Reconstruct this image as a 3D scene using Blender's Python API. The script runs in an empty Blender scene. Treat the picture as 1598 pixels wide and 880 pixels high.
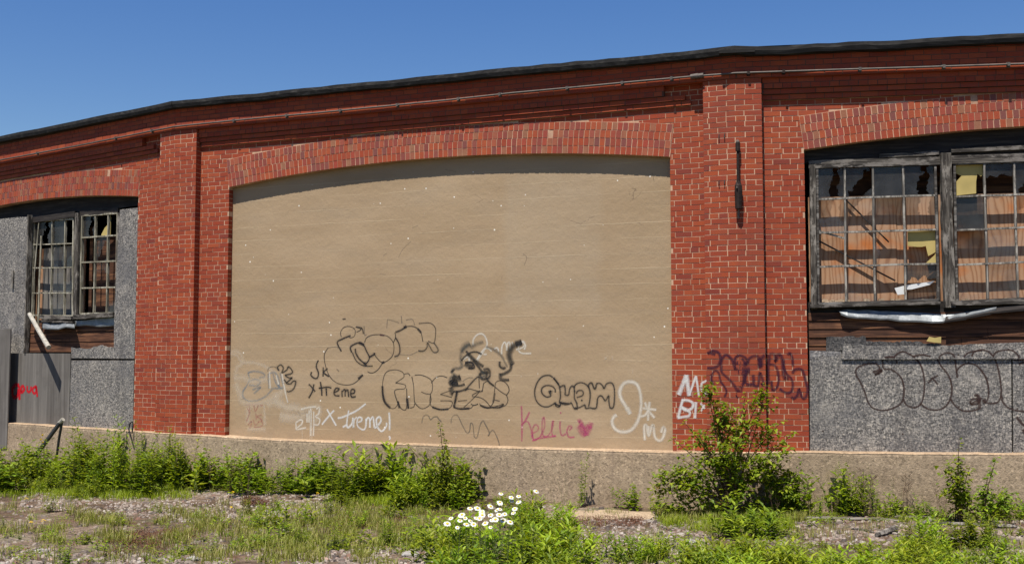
import bpy, bmesh, math, random
from math import sin, cos, pi, sqrt, radians, tan
from mathutils import Vector, Matrix, noise
random.seed(7)
S = bpy.context.scene
COL = S.collection
# ------------------------------------------------------------------ camera, sky, sun, exposure
FPX, PITCH, CZ = 1783.8, 0.0676, 1.896
cam = bpy.data.objects.new('camera', bpy.data.cameras.new('camera'))
COL.objects.link(cam)
cam.location = (0, 0, CZ)
cam.rotation_euler = (pi/2 + PITCH, 0, 0)
cam.data.sensor_width = 36
cam.data.lens = FPX/1598*36
cam.data.clip_start = 0.05
cam.data.clip_end = 4000
S.camera = cam
SUN_EL, SUN_AZ = radians(67.5), radians(25)      # azimuth to the left of straight behind the camera
w = bpy.data.worlds.new("World"); S.world = w; w.use_nodes = True
nt = w.node_tree
bg = nt.nodes['Background']; bg.inputs[1].default_value = 0.067
sk = nt.nodes.new('ShaderNodeTexSky'); sk.sky_type = 'NISHITA'; sk.sun_disc = False
sk.sun_elevation = SUN_EL; sk.sun_rotation = pi + SUN_AZ; sk.altitude = 100
sk.air_density = 1.25; sk.dust_density = 0.1; sk.ozone_density = 3.5
hs = nt.nodes.new('ShaderNodeHueSaturation'); hs.inputs['Saturation'].default_value = 1.32; hs.inputs['Hue'].default_value = .516; nt.links.new(sk.outputs[0], hs.inputs['Color']); nt.links.new(hs.outputs[0], bg.inputs[0])
sl = bpy.data.lights.new('sun', 'SUN'); sl.energy = 5.0; sl.angle = radians(0.53); sl.color = (1, .95, .87)
sun = bpy.data.objects.new('sun', sl); COL.objects.link(sun)
sdir = Vector((-sin(SUN_AZ)*cos(SUN_EL), -cos(SUN_AZ)*cos(SUN_EL), sin(SUN_EL)))
sun.rotation_euler = sdir.to_track_quat('Z', 'Y').to_euler(); sun.location = sdir*50
S.view_settings.view_transform = 'Standard'; S.view_settings.look = 'None'
S.view_settings.gamma = 1; S.view_settings.exposure = 0.66
S.cycles.max_bounces = 6; S.cycles.transparent_max_bounces = 24

# ------------------------------------------------------------------ the plan of the curved wall: three straight bays
class Facet:
    def __init__(s, ox, oy, a): s.o = Vector((ox, oy)); s.a = a
    def at(s, px, py, out=0.0):                      # where the sight line through a photo pixel meets this bay's wall
        X = (px-799)/FPX; Y = (440-py)/FPX
        d = Vector((X, cos(PITCH)-Y*sin(PITCH), sin(PITCH)+Y*cos(PITCH)))
        n = Vector((sin(s.a), -cos(s.a)))
        k = (out + n.dot(s.o))/(n.x*d.x+n.y*d.y)
        P = d*k
        return ((P.x-s.o.x)*cos(s.a)+(P.y-s.o.y)*sin(s.a), P.z+CZ)
    def world(s, t, out, z):
        return Vector((s.o.x+t*cos(s.a)+out*sin(s.a), s.o.y+t*sin(s.a)-out*cos(s.a), z))
LEN = 8.6513
aC = -0.3902; aR = aC+0.234; aL = aC-0.2477
C1 = Vector((2.8458, 14.3)); C0 = C1-LEN*Vector((cos(aC), sin(aC))); CL = C0-LEN*Vector((cos(aL), sin(aL)))
FL, FC, FR = Facet(CL.x, CL.y, aL), Facet(C0.x, C0.y, aC), Facet(C1.x, C1.y, aR)
MIT0, MIT1 = tan(.2477/2), tan(.234/2)
ZL = 0.75                                            # top of the foundation
CH = 0.0677                                          # height of a brick course
ZFB = CZ+3.525                                       # underside of the frieze
ZTOP = CZ+3.93

# ------------------------------------------------------------------ mesh helpers
class MB:
    def __init__(s): s.v = []; s.f = []; s.uv = []
    def face(s, pts, uv=None):
        i = len(s.v); s.v += [tuple(p) for p in pts]; s.f.append(tuple(range(i, i+len(pts))))
        s.uv += list(uv) if uv else [(0, 0)]*len(pts)
    def shape(s, vs, fs):
        i = len(s.v); s.v += [tuple(p) for p in vs]
        for f in fs: s.f.append(tuple(i+k for k in f)); s.uv += [(0, 0)]*len(f)
    def box(s, x0, x1, y0, y1, z0, z1, back=True):
        vs = [(x0,y0,z0),(x1,y0,z0),(x1,y1,z0),(x0,y1,z0),(x0,y0,z1),(x1,y0,z1),(x1,y1,z1),(x0,y1,z1)]
        fs = [(0,1,5,4),(1,2,6,5),(3,0,4,7),(4,5,6,7),(3,2,1,0)]
        if back: fs.append((2,3,7,6))
        s.shape(vs, fs)
    def bar(s, p, q, wd, dp, up=(0,0,1), jag=0.0, n=1, twist=0):   # a straight bar of width wd and depth dp between two points
        p = Vector(p); q = Vector(q); d = (q-p).normalized(); u = Vector(up)
        a = d.cross(u)
        if a.length < 1e-3: a = d.cross(Vector((1,0,0)))
        a.normalize(); b = a.cross(d).normalized()
        rings = []
        for k in range(n+1):
            c = p.lerp(q, k/n)
            j = (random.uniform(-jag, jag), random.uniform(-jag, jag))
            c = c + a*j[0] + b*j[1]
            rings.append([c+a*(sx*wd/2)+b*(sy*dp/2) for sx, sy in ((-1,-1),(1,-1),(1,1),(-1,1))])
        vs = [v for r in rings for v in r]; fs = [(3,2,1,0), tuple(len(vs)-4+k for k in range(4))]
        for k in range(n):
            for m in range(4):
                fs.append((k*4+m, k*4+(m+1)%4, k*4+4+(m+1)%4, k*4+4+m))
        s.shape(vs, fs)
    def tube(s, pts, r, n=8, caps=True):
        pts = [Vector(p) for p in pts]; m = len(pts); rr = r if isinstance(r, (list, tuple)) else [r]*m
        vs = []; fs = []
        for i, p in enumerate(pts):
            d = (pts[min(i+1, m-1)]-pts[max(i-1, 0)]).normalized()
            a = d.cross(Vector((0,0,1)))
            if a.length < .05: a = d.cross(Vector((1,0,0)))
            a.normalize(); b = a.cross(d)
            for k in range(n):
                t = 2*pi*k/n; vs.append(p+(a*cos(t)+b*sin(t))*rr[i])
        for i in range(m-1):
            for k in range(n): fs.append((i*n+k, i*n+(k+1)%n, (i+1)*n+(k+1)%n, (i+1)*n+k))
        if caps: fs += [tuple(range(n-1, -1, -1)), tuple((m-1)*n+k for k in range(n))]
        s.shape(vs, fs)
    def poly(s, pts, y0, y1):                        # outline in (x, z) given real thickness from y0 (front) to y1 (back)
        n = len(pts)
        vs = [(x, y0, z) for x, z in pts]+[(x, y1, z) for x, z in pts]
        fs = [tuple(range(n)), tuple(range(2*n-1, n-1, -1))]
        for k in range(n): fs.append((k, n+k, n+(k+1) % n, (k+1) % n))
        s.shape(vs, fs)
    def build(s, name, mat, parent=None, smooth=False, uvs=False):
        me = bpy.data.meshes.new(name); me.from_pydata(s.v, [], s.f)
        me.materials.append(mat)
        if uvs:
            l = me.uv_layers.new(name='UVMap')
            flat = [c for t in s.uv for c in t]; l.data.foreach_set('uv', flat)
        if smooth: me.polygons.foreach_set('use_smooth', [True]*len(me.polygons))
        me.update()
        o = bpy.data.objects.new(name, me); COL.objects.link(o)
        if parent: o.parent = parent
        return o
def place(o, F):                                     # put a mesh written in a bay's own axes (along, inward, up) at its bay
    o.location = (F.o.x, F.o.y, 0); o.rotation_euler = (0, 0, F.a); return o
def tag(o, label=None, cat=None, group=None, kind=None):
    if label: o['label'] = label
    if cat: o['category'] = cat
    if group: o['group'] = group
    if kind: o['kind'] = kind
    return o
def empty(name, loc=(0,0,0), rz=0):
    o = bpy.data.objects.new(name, None); COL.objects.link(o); o.location = loc; o.rotation_euler = (0,0,rz)
    o.empty_display_size = .2; return o
def copy_tree(o, parent=None):
    c = o.copy(); COL.objects.link(c); c.parent = parent
    for ch in [x for x in bpy.data.objects if x.parent == o]: copy_tree(ch, c)
    return c

# ------------------------------------------------------------------ materials
class M:
    def __init__(s, name, rough=.85):
        s.m = bpy.data.materials.new(name); s.m.use_nodes = True; s.t = s.m.node_tree
        s.b = s.t.nodes['Principled BSDF']; s.b.inputs['Roughness'].default_value = rough
        s.b.inputs['Specular IOR Level'].default_value = .25
        s.tc = s.n('ShaderNodeTexCoord')
    def n(s, ty, **k):
        x = s.t.nodes.new(ty)
        for a, v in k.items(): setattr(x, a, v)
        return x
    def L(s, a, b): s.t.links.new(a, b)
    def put(s, v, inp):
        if hasattr(v, 'is_linked') or isinstance(v, bpy.types.NodeSocket): s.L(v, inp)
        else: inp.default_value = v
    def co(s, scale=(1,1,1), src='Object', rot=(0,0,0)):
        x = s.n('ShaderNodeMapping'); x.inputs['Scale'].default_value = scale; x.inputs['Rotation'].default_value = rot
        s.L(s.tc.outputs[src], x.inputs[0]); return x.outputs[0]
    def noise(s, scale, vec=None, det=4, rough=.6, dist=0, color=False):
        x = s.n('ShaderNodeTexNoise'); x.inputs['Scale'].default_value = scale; x.inputs['Detail'].default_value = det
        x.inputs['Roughness'].default_value = rough; x.inputs['Distortion'].default_value = dist
        s.L(vec if vec else s.tc.outputs['Object'], x.inputs['Vector']); return x.outputs['Color' if color else 'Fac']
    def vor(s, scale, vec=None, feat='F1', out='Color', rand=1):
        x = s.n('ShaderNodeTexVoronoi', feature=feat); x.inputs['Scale'].default_value = scale; x.inputs['Randomness'].default_value = rand
        s.L(vec if vec else s.tc.outputs['Object'], x.inputs['Vector']); return x.outputs[out]
    def ramp(s, v, stops, interp='LINEAR'):
        x = s.n('ShaderNodeValToRGB'); r = x.color_ramp; r.interpolation = interp
        while len(r.elements) < len(stops): r.elements.new(.5)
        for e, (p, c) in zip(r.elements, stops):
            e.position = p; e.color = (*c, 1) if isinstance(c, tuple) else (c, c, c, 1)
        s.L(v, x.inputs[0]); return x.outputs[0]
    def mix(s, f, a, b, mode='MIX'):
        x = s.n('ShaderNodeMix', data_type='RGBA', blend_type=mode)
        s.put(f, x.inputs[0])
        for v, i in ((a, 6), (b, 7)):
            s.put((*v, 1) if isinstance(v, tuple) and len(v) == 3 else v, x.inputs[i])
        return x.outputs[2]
    def math(s, op, a, b=0.0, clamp=False):
        x = s.n('ShaderNodeMath', operation=op, use_clamp=clamp); s.put(a, x.inputs[0]); s.put(b, x.inputs[1]); return x.outputs[0]
    def xyz(s, v=None):
        x = s.n('ShaderNodeSeparateXYZ'); s.L(v if v else s.tc.outputs['Object'], x.inputs[0]); return x.outputs
    def bump(s, h, st=.5, d=.01):
        x = s.n('ShaderNodeBump'); x.inputs['Strength'].default_value = st; x.inputs['Distance'].default_value = d
        s.L(h, x.inputs['Height']); s.L(x.outputs[0], s.b.inputs['Normal'])
    def col(s, v): s.put((*v, 1) if isinstance(v, tuple) and len(v) == 3 else v, s.b.inputs['Base Color']); return s.m
    def island(s): return s.n('ShaderNodeNewGeometry').outputs['Random Per Island']

def flat_(name, c):
    m = M(name, .95)
    return m.col(m.mix(m.ramp(m.noise(3, det=6, rough=.7), [(.35, 0.0), (.7, 1.0)]), c, tuple(x*.4 for x in c)))
def brick_mat(name, stops, stain=.35):
    m = M(name, .8)
    c = m.ramp(m.island(), stops)
    f = m.noise(9, det=5)
    c = m.mix(m.ramp(f, [(.35, 0.0), (.75, .5)]), c, (.2, .05, .035))
    c = m.mix(m.ramp(m.noise(60, det=3), [(.66, 0.0), (.76, .25)]), c, (.36, .2, .13))
    big = m.noise(.9, det=5, rough=.7)
    c = m.mix(m.ramp(big, [(.50, 0.0), (.72, stain)]), c, (.12, .035, .03))
    m.bump(m.noise(90, det=4), .5, .004)
    return m.col(c)
BR = [(0, (.25,.040,.014)), (.25, (.30,.053,.017)), (.5, (.345,.068,.021)), (.75, (.295,.046,.015)), (.97, (.26,.040,.015)), (1, (.18,.032,.020))]
mat_brick = brick_mat('red_brick', BR)
AR = [(0, (.29,.048,.018)), (.18, (.36,.078,.028)), (.36, (.32,.052,.018)), (.5, (.20,.052,.04)), (.62, (.35,.065,.03)), (.72, (.27,.13,.07)), (.8, (.33,.05,.027)), (.9, (.17,.06,.05)), (1, (.35,.08,.045))]
mat_arch = brick_mat('arch_brick', AR, .2)
def mortar_mat():
    m = M('mortar', .95)
    f = m.noise(1.3, det=6, rough=.7)
    c = m.ramp(f, [(.32, (.28,.13,.08)), (.5, (.50,.31,.20)), (.7, (.64,.43,.29))])
    c = m.mix(m.ramp(m.noise(22, det=3), [(.52, 0.0), (.75, .6)]), c, (.2,.07,.045))
    m.bump(m.noise(120), .4, .003)
    return m.col(c)
mat_mortar = mortar_mat()
mat_mortar_d = flat_('shade_dark_mortar', (.16,.075,.05))  # mortar colour darkened to deepen the shade on frieze and stepped cornice
def infill_mat():
    m = M('painted_block_wall', .9)
    X, Y, Z = m.xyz()
    f = m.noise(1, m.co((.5, 1, 1.6)), det=7, rough=.62)
    c = m.ramp(f, [(.3, (.30,.210,.122)), (.55, (.355,.254,.154)), (.75, (.405,.296,.186))])
    # rough form lines of the block courses
    wob = m.math('MULTIPLY', m.noise(3, det=4), .035)
    zz = m.math('DIVIDE', m.math('ADD', Z, wob), .2)
    fr = m.math('ABSOLUTE', m.math('SUBTRACT', m.math('FRACT', zz), .5))
    line = m.ramp(fr, [(0.0, .8), (.045, 0.0)])
    line = m.math('MULTIPLY', line, m.ramp(m.noise(1.7, m.co((.35, 1, 4)), det=3), [(.42, 0.0), (.62, .5)]))
    c = m.mix(line, c, (.52,.42,.28))
    low = m.math('MULTIPLY', m.ramp(m.noise(2.2, m.co((.4,1,2.4)), det=6), [(.48, 0.0), (.7, .32)]), 1)
    c = m.mix(low, c, (.26,.20,.135))
    d = m.vor(5.5, out='Distance')
    dot = m.math('MULTIPLY', m.ramp(d, [(.05, 1.0), (.075, 0.0)]), m.ramp(m.noise(6.1, det=1), [(.46, 0.0), (.5, 1.0)]))
    c = m.mix(dot, c, (.75,.7,.6))
    ta, za_ = FC.at(795, 268, -.1); tb, zb_ = FC.at(935, 478, -.1)
    wx = m.math('ADD', X, m.math('MULTIPLY', m.noise(2, det=5), .25)); wz = m.math('ADD', Z, m.math('MULTIPLY', m.noise(2.6, det=5), .2))
    def edge(v, lo, hi):
        a_ = m.math('DIVIDE', m.math('SUBTRACT', v, lo), .12, True); b_ = m.math('DIVIDE', m.math('SUBTRACT', hi, v), .12, True); return m.math('MULTIPLY', a_, b_)
    patch = m.math('MULTIPLY', m.math('MULTIPLY', edge(wx, ta, tb+.2), edge(wz, zb_, za_+.1)), m.math('MULTIPLY', m.noise(3, det=5), .42))
    c = m.mix(patch, c, (.37,.30,.215))
    foot = m.math('MULTIPLY', m.math('DIVIDE', m.math('SUBTRACT', 1.15, wz), .5, True), m.ramp(m.noise(1.6, m.co((1.3,1,.7)), det=6), [(.42, 0.0), (.65, .55)]))
    c = m.mix(foot, c, (.22,.16,.11))
    g = m.noise(85, det=3)
    c = m.mix(m.ramp(g, [(.6, 0.0), (.78, .5)]), c, (.17,.12,.08))
    cr = m.vor(1.1, m.mix(.18, m.tc.outputs['Object'], m.noise(2.5, det=4, color=True)), feat='DISTANCE_TO_EDGE', out='Distance')
    crk = m.math('MULTIPLY', m.ramp(cr, [(.0, 1.0), (.004, 0.0)]), m.ramp(m.noise(.9, det=2), [(.63, 0.0), (.66, .6)]))
    c = m.mix(crk, c, (.1,.07,.05))
    h = m.math('ADD', m.math('MULTIPLY', m.noise(14, det=6), 1), m.math('MULTIPLY', line, .4))
    m.bump(h, .6, .008)
    return m.col(c)
mat_infill = infill_mat()
def conc_mat(name, a, b, c_, sc=1.0):
    m = M(name, .92)
    f = m.noise(1.4*sc, m.co((.6,.6,1.5)), det=7, rough=.65)
    c = m.ramp(f, [(.3, a), (.52, b), (.72, c_)])
    ag = m.vor(42, out='Color'); agd = m.ramp(m.xyz(ag)[0], [(.0, .55), (.45, 1.0), (.85, 1.0), (1, 1.45)])
    c = m.mix(.85, c, agd, 'MULTIPLY')
    X, Y, Z = m.xyz()
    st = m.ramp(m.noise(3, m.co((3,3,.35)), det=5), [(.52, 0.0), (.75, .5)])
    c = m.mix(st, c, (.14,.10,.075))
    m.bump(m.math('ADD', m.noise(70, det=4), m.math('MULTIPLY', m.vor(60, out='Distance'), .6)), .55, .006)
    return m.col(c)
mat_found = conc_mat('foundation_concrete', (.235,.172,.11), (.335,.25,.165), (.40,.305,.205))
mat_ledge = conc_mat('pale_ledge', (.26,.18,.11), (.36,.255,.16), (.45,.33,.22))
def osb_mat(name, tone=1.0, tint=(1,1,1)):
    m = M(name, .85)
    w1 = m.mix(.035, m.tc.outputs['Object'], m.noise(9, det=2, color=True))
    mp = m.n('ShaderNodeMapping'); mp.inputs['Scale'].default_value = (38, 38, 85); mp.inputs['Rotation'].default_value = (0, .5, 0); m.L(w1, mp.inputs[0])
    mp2 = m.n('ShaderNodeMapping'); mp2.inputs['Scale'].default_value = (95, 95, 40); mp2.inputs['Rotation'].default_value = (0, -.4, 0); m.L(w1, mp2.inputs[0])
    a = m.xyz(m.vor(1, mp.outputs[0]))[0]; b = m.xyz(m.vor(1, mp2.outputs[0]))[0]
    v = m.math('ADD', m.math('MULTIPLY', a, .5), m.math('MULTIPLY', b, .5))
    q = lambda r, g, bb: (r*tone*tint[0], g*tone*tint[1], bb*tone*tint[2])
    c = m.ramp(v, [(.12, q(.05,.047,.046)), (.36, q(.11,.104,.10)), (.55, q(.185,.173,.163)), (.74, q(.27,.25,.23)), (.92, q(.42,.38,.33))])
    big = m.noise(.8, m.co((1,1,1.3)), det=5, rough=.7)
    c = m.mix(m.ramp(big, [(.42, .0), (.68, .62)]), c, q(.085,.085,.095))
    c = m.mix(m.ramp(m.noise(2.1, det=5), [(.55, 0.0), (.75, .35)]), c, q(.45,.41,.36))
    X, Y, Z = m.xyz()
    c = m.mix(m.ramp(m.noise(1.5, m.co((3,3,.4)), det=5), [(.5, 0.0), (.72, .5)]), c, q(.06,.055,.055))
    nd = m.vor(3.1, out='Distance', rand=.15)
    c = m.mix(m.ramp(nd, [(.028, .9), (.04, 0.0)]), c, (.03,.015,.01))
    m.bump(v, .5, .006)
    return m.col(c)
mat_osb = osb_mat('weathered_flake_board', 1.1, (1,.985,.94))
mat_osb_l = osb_mat('pale_flake_board', 1.25)
mat_osb_d = osb_mat('dark_flake_board', .45)
def wood_mat(name, a, b, c_, axis=0, sc=1.0, paint=None, bumpy=.6):
    m = M(name, .85)
    s = [26*sc]*3; s[axis] = 1.6*sc
    g = m.noise(1, m.co(tuple(s)), det=6, rough=.65, dist=.6)
    c = m.ramp(g, [(.3, a), (.5, b), (.7, c_)])
    big = m.noise(2.3, det=4)
    c = m.mix(m.ramp(big, [(.5, 0.0), (.72, .6)]), c, a)
    if paint:
        p = m.noise(7, m.co(tuple(.35 if i == axis else 1 for i in range(3))), det=7, rough=.75)
        c = m.mix(m.ramp(p, [(.50, 0.0), (.57, 1.0)]), c, paint)
    m.bump(g, bumpy, .004)
    return m.col(c)
mat_post = wood_mat('weathered_upright_timber', (.012,.010,.008), (.05,.042,.034), (.20,.175,.145), 2, 1.3, (.22,.195,.165))
mat_rail = wood_mat('weathered_rail_timber', (.010,.008,.007), (.04,.034,.028), (.17,.15,.125), 0, 1.3, (.17,.15,.13))
mat_muntin = wood_mat('flaking_sash_bar', (.04,.035,.03), (.15,.135,.115), (.38,.345,.30), 2, 1.6, (.36,.33,.28))
mat_muntin_y = wood_mat('yellowed_sash_bar', (.08,.07,.05), (.20,.18,.13), (.42,.39,.29), 2, 1.6, (.38,.35,.27))
mat_sash = wood_mat('grimy_sash_frame', (.015,.013,.012), (.06,.052,.045), (.16,.145,.13), 0, 1.2, (.20,.185,.165))
mat_head = wood_mat('charred_head_timber', (.01,.008,.007), (.025,.02,.018), (.06,.05,.04), 0)
mat_siding = wood_mat('brown_siding', (.018,.008,.005), (.085,.035,.018), (.22,.10,.045), 0, .8)
mat_fascia = wood_mat('tarred_roof_edge', (.006,.006,.006), (.016,.015,.014), (.05,.047,.043), 0, .7)
mat_greyply = wood_mat('grey_plywood', (.085,.075,.066), (.135,.122,.108), (.20,.182,.16), 2, .3, None, .2)
mat_plank = wood_mat('silvered_plank', (.05,.042,.034), (.14,.12,.10), (.28,.25,.215), 0, 1)
def ply_mat():
    m = M('orange_plywood', .8)
    X, Y, Z = m.xyz()
    wv = m.n('ShaderNodeTexWave', wave_type='BANDS', bands_direction='X'); wv.inputs['Scale'].default_value = 3.2
    wv.inputs['Distortion'].default_value = 22; wv.inputs['Detail'].default_value = 2.5; wv.inputs['Detail Scale'].default_value = .55
    m.L(m.co((1.6,1,.55)), wv.inputs['Vector'])
    c = m.ramp(wv.outputs['Fac'], [(0, (.29,.15,.078)), (.3, (.335,.185,.10)), (.8, (.37,.215,.125))])
    big = m.noise(1.6, det=3)
    c = m.mix(m.ramp(big, [(.54, 0.0), (.66, .8)]), c, (.42,.12,.02), 'MIX')
    c = m.mix(m.ramp(m.noise(1.1, m.co((1,1,2)), det=3), [(.5, 0.0), (.66, .7)]), c, (.34,.235,.17))
    c = m.mix(m.ramp(wv.outputs['Fac'], [(0, .4), (.10, 0.0)]), c, (.16,.07,.04))
    return m.col(c)
mat_ply = ply_mat()
def flat(name, c, rough=.8, var=.35, sc=6, metal=0, b=0):
    m = M(name, rough)
    m.b.inputs['Metallic'].default_value = metal
    dk = tuple(x*(1-var) for x in c)
    m.col(m.mix(m.ramp(m.noise(sc, det=5), [(.35, 0.0), (.7, 1.0)]), c, dk))
    if b: m.bump(m.noise(30, det=4), b, .005)
    return m.m
mat_yellow = flat('yellow_board', (.48,.37,.13), .7, .25, 3)
mat_pale = flat('pale_board_piece', (.7,.7,.68), .6, .2)
mat_flash = flat('galvanised_flashing', (.25,.265,.27), .5, .45, 9, .35, .4)
mat_rust = flat('dark_rusted_iron', (.035,.022,.018), .75, .5, 22, .3, .5)
mat_conduit = flat('grey_pipe', (.13,.11,.095), .6, .4, 12, .2, .2)
mat_railpipe = flat('painted_steel_pipe', (.045,.045,.042), .55, .4, 14, .3, .3)
mat_pole = flat('weathered_pale_pole', (.42,.39,.33), .8, .5, 18, 0, .4)
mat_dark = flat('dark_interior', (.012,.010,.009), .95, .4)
mat_roof = flat('tar_roof', (.03,.03,.03), .9, .4)
mat_black = flat('black_cable', (.012,.012,.012), .6, .3)
def glass_mat(name, c, a, rough=.15):
    m = M(name, rough)
    m.col(m.mix(m.ramp(m.noise(5, det=5), [(.35, 0.0), (.7, 1.0)]), c, tuple(x*.5 for x in c)))
    m.b.inputs['Specular IOR Level'].default_value = .6
    al = m.ramp(m.noise(3, det=5), [(.3, max(0, a-.25)), (.7, min(1, a+.2))])
    m.L(al, m.b.inputs['Alpha']); return m.m
mat_glass = glass_mat('grimy_glass', (.055,.05,.047), .5)
mat_glass_o = glass_mat('filmed_glass', (.038,.034,.031), .88, .3)
mat_glass_c = glass_mat('thin_dusty_glass', (.12,.13,.14), .25)

def spray(name, c, op=.9, soft=.3, grain=.4):
    m = M(name, .7); m.col(m.mix(m.noise(25, det=3), c, tuple(min(1, x*.75+.01) for x in c)))
    u = m.n('ShaderNodeUVMap'); V = m.xyz(u.outputs[0])[1]
    e = m.math('SUBTRACT', 1.0, m.math('MULTIPLY', m.math('ABSOLUTE', m.math('SUBTRACT', V, .5)), 2))
    e = m.ramp(e, [(0.0, 0.0), (soft, 1.0)])
    g = m.ramp(m.noise(55, det=4, rough=.7), [(.28, 1-grain), (.6, 1.0)])
    g2 = m.ramp(m.noise(5, det=3), [(.3, 1-grain*.8), (.6, 1.0)])
    m.L(m.math('MULTIPLY', m.math('MULTIPLY', e, m.math('MULTIPLY', g, g2)), op), m.b.inputs['Alpha'])
    m.b.inputs['Specular IOR Level'].default_value = .1
    return m.m
sp_halo = spray('overspray_haze', (.06,.055,.05), .15, 1.0, .3)
sp_black = spray('black_spray_paint', (.02,.02,.022), .92, .7)
sp_thin = spray('thin_black_spray_paint', (.035,.033,.03), .85, .8, .35)
sp_faint = spray('faint_grey_spray_paint', (.08,.085,.08), .62, 1.0, .5)
sp_brown = spray('brown_spray_paint', (.055,.030,.025), .9, .7, .3)
sp_purple = spray('dark_purple_spray_paint', (.055,.012,.03), .82, .8, .4)
sp_white = spray('white_spray_paint', (.78,.76,.72), .85, .7, .35)
sp_wthin = spray('worn_white_spray_paint', (.70,.63,.52), .92, .8, .3)
sp_wfaint = spray('faded_white_spray_paint', (.70,.58,.43), .5, 1.0, .2)
sp_blue = spray('faded_blue_spray_paint', (.20,.25,.29), .62, .9, .5)
sp_pink = spray('pink_spray_paint', (.50,.06,.18), .72, .9, .6)
sp_red = spray('red_spray_paint', (.60,.008,.02), .95, .6, .2)
sp_dred = spray('faded_red_spray_paint', (.42,.10,.11), .55, 1.0, .6)

def leaf_mat(name, a, b, c_, trans=.35):
    m = M(name, .5)
    oi = m.n('ShaderNodeObjectInfo').outputs['Random']
    c = m.ramp(m.island(), [(0, a), (.5, b), (1, c_)])
    h = m.n('ShaderNodeHueSaturation'); m.L(c, h.inputs['Color'])
    m.L(m.math('ADD', m.math('MULTIPLY', oi, .035), .482), h.inputs['Hue'])
    m.L(m.math('ADD', m.math('MULTIPLY', oi, .4), .8), h.inputs['Value'])
    m.L(h.outputs[0], m.b.inputs['Base Color'])
    tr = m.n('ShaderNodeBsdfTranslucent'); m.L(m.mix(1.0, h.outputs[0], (1.2, 1.25, .45), 'MULTIPLY'), tr.inputs[0])
    mx = m.n('ShaderNodeMixShader'); mx.inputs[0].default_value = trans
    m.L(m.b.outputs[0], mx.inputs[1]); m.L(tr.outputs[0], mx.inputs[2])
    out = [x for x in m.t.nodes if x.type == 'OUTPUT_MATERIAL'][0]; m.L(mx.outputs[0], out.inputs[0])
    return m.m
lf_weed = leaf_mat('weed_leaf', (.085,.13,.008), (.16,.22,.012), (.27,.31,.02))
lf_bright = leaf_mat('bright_leaf', (.13,.19,.008), (.22,.29,.014), (.34,.38,.025))
lf_dark = leaf_mat('shrub_leaf', (.10,.155,.010), (.18,.24,.015), (.29,.33,.022), .42)
lf_grass = leaf_mat('grass_blade', (.12,.14,.02), (.21,.21,.035), (.36,.31,.11), .3)
lf_red = leaf_mat('reddish_leaf', (.12,.05,.03), (.16,.10,.03), (.2,.15,.04), .3)
mat_stem = flat('green_stem', (.10,.13,.03), .7, .4)
mat_twig = flat('brown_twig', (.10,.06,.035), .8, .5)
mat_petal = flat('white_petal', (.60,.60,.56), .6, .05)
mat_disc = flat('yellow_disc', (.75,.50,.03), .7, .3, 60)
mat_butter = flat('yellow_petal', (.80,.55,.02), .5, .2)
# ------------------------------------------------------------------ the building
house = empty('brick_roundhouse', (0, 15, 0))
tag(house, 'long curved red brick industrial building with boarded and broken windows and a walled up bay', 'building')
bpy.context.view_layer.update()
def part(mb, name, mat, F=None, parent=None, label=None, smooth=False, uvs=False):
    o = mb.build(name, mat, None, smooth, uvs)
    if F: place(o, F)
    p = parent or house
    o.parent = p
    if p is house: o.matrix_parent_inverse = Matrix.Translation((0, -15, 0))
    elif F:                                           # sub-part: both are written in the same bay axes
        o.location = (0,0,0); o.rotation_euler = (0,0,0)
    if label: o['label'] = label
    return o

# every bay: opening between tA and tB, segmental arch of intrados rise over springing height
RING = .43
def arc(tA, tB, zs, za):
    h = (tB-tA)/2; r = za-zs; R = (h*h+r*r)/(2*r); tm = (tA+tB)/2; zc = za-R
    return dict(tA=tA, tB=tB, zs=zs, za=za, R=R, tm=tm, zc=zc,
                intr=lambda t: zc+sqrt(max(0, R*R-(t-tm)**2)), extr=lambda t: zc+sqrt(max(0, (R+RING)**2-(t-tm)**2)))
zs0 = CZ+2.606; za0 = CZ+2.823
aC_ = arc(FC.at(355, 450)[0], FC.at(1047.5, 450)[0], zs0, za0)
tR = FR.at(1258.5, 450)[0]
aR_ = arc(tR, LEN-.9, zs0+.01, za0+.02)
tLb = FL.at(212, 480)[0]
aL_ = arc(.9, tLb, zs0+.0, za0-.02)

# bricks, course by course, as real blocks on a mortar body
def lay(mb, c0, c1, allowed, out=0.0, depth=.012, bend=None, deep_ends=False, zbase=ZL-CH*2, skip=0):
    for k in range(c0, c1):
        z0 = zbase+k*CH+.0048; z1 = z0+CH-.0096
        head = (k % 6 == 3)
        Lb = .105 if head else .205
        step = Lb+.010
        off = (0 if k % 2 else step/2)+random.uniform(-.012, .012)
        for a, b in allowed(z0, z1):
            if b-a < .03: continue
            i = math.floor((a-off)/step); x = off+i*step
            while x < b:
                j = random.uniform(-.0022, .0022)
                x0 = max(a, x+j); x1 = min(b, x+Lb+j*.6)
                if x1-x0 > .022 and random.random() >= skip:
                    pr = random.uniform(-.0015, .0012)
                    dz = random.uniform(-.0012, .0012)
                    dep = .1 if (deep_ends and (x0-a < .02 or b-x1 < .02)) else depth
                    y0 = -out-pr; zz0 = z0+dz; zz1 = z1+dz+random.uniform(-.0015, .0005)
                    if bend: bend(mb, x0, x1, y0, y0+dep, zz0, zz1)
                    else: mb.box(x0, x1, y0, y0+dep, zz0, zz1, back=False)
                x += step
def clip(ints, lo, hi): return [(max(a, lo), min(b, hi)) for a, b in ints if min(b, hi)-max(a, lo) > .02]
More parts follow.
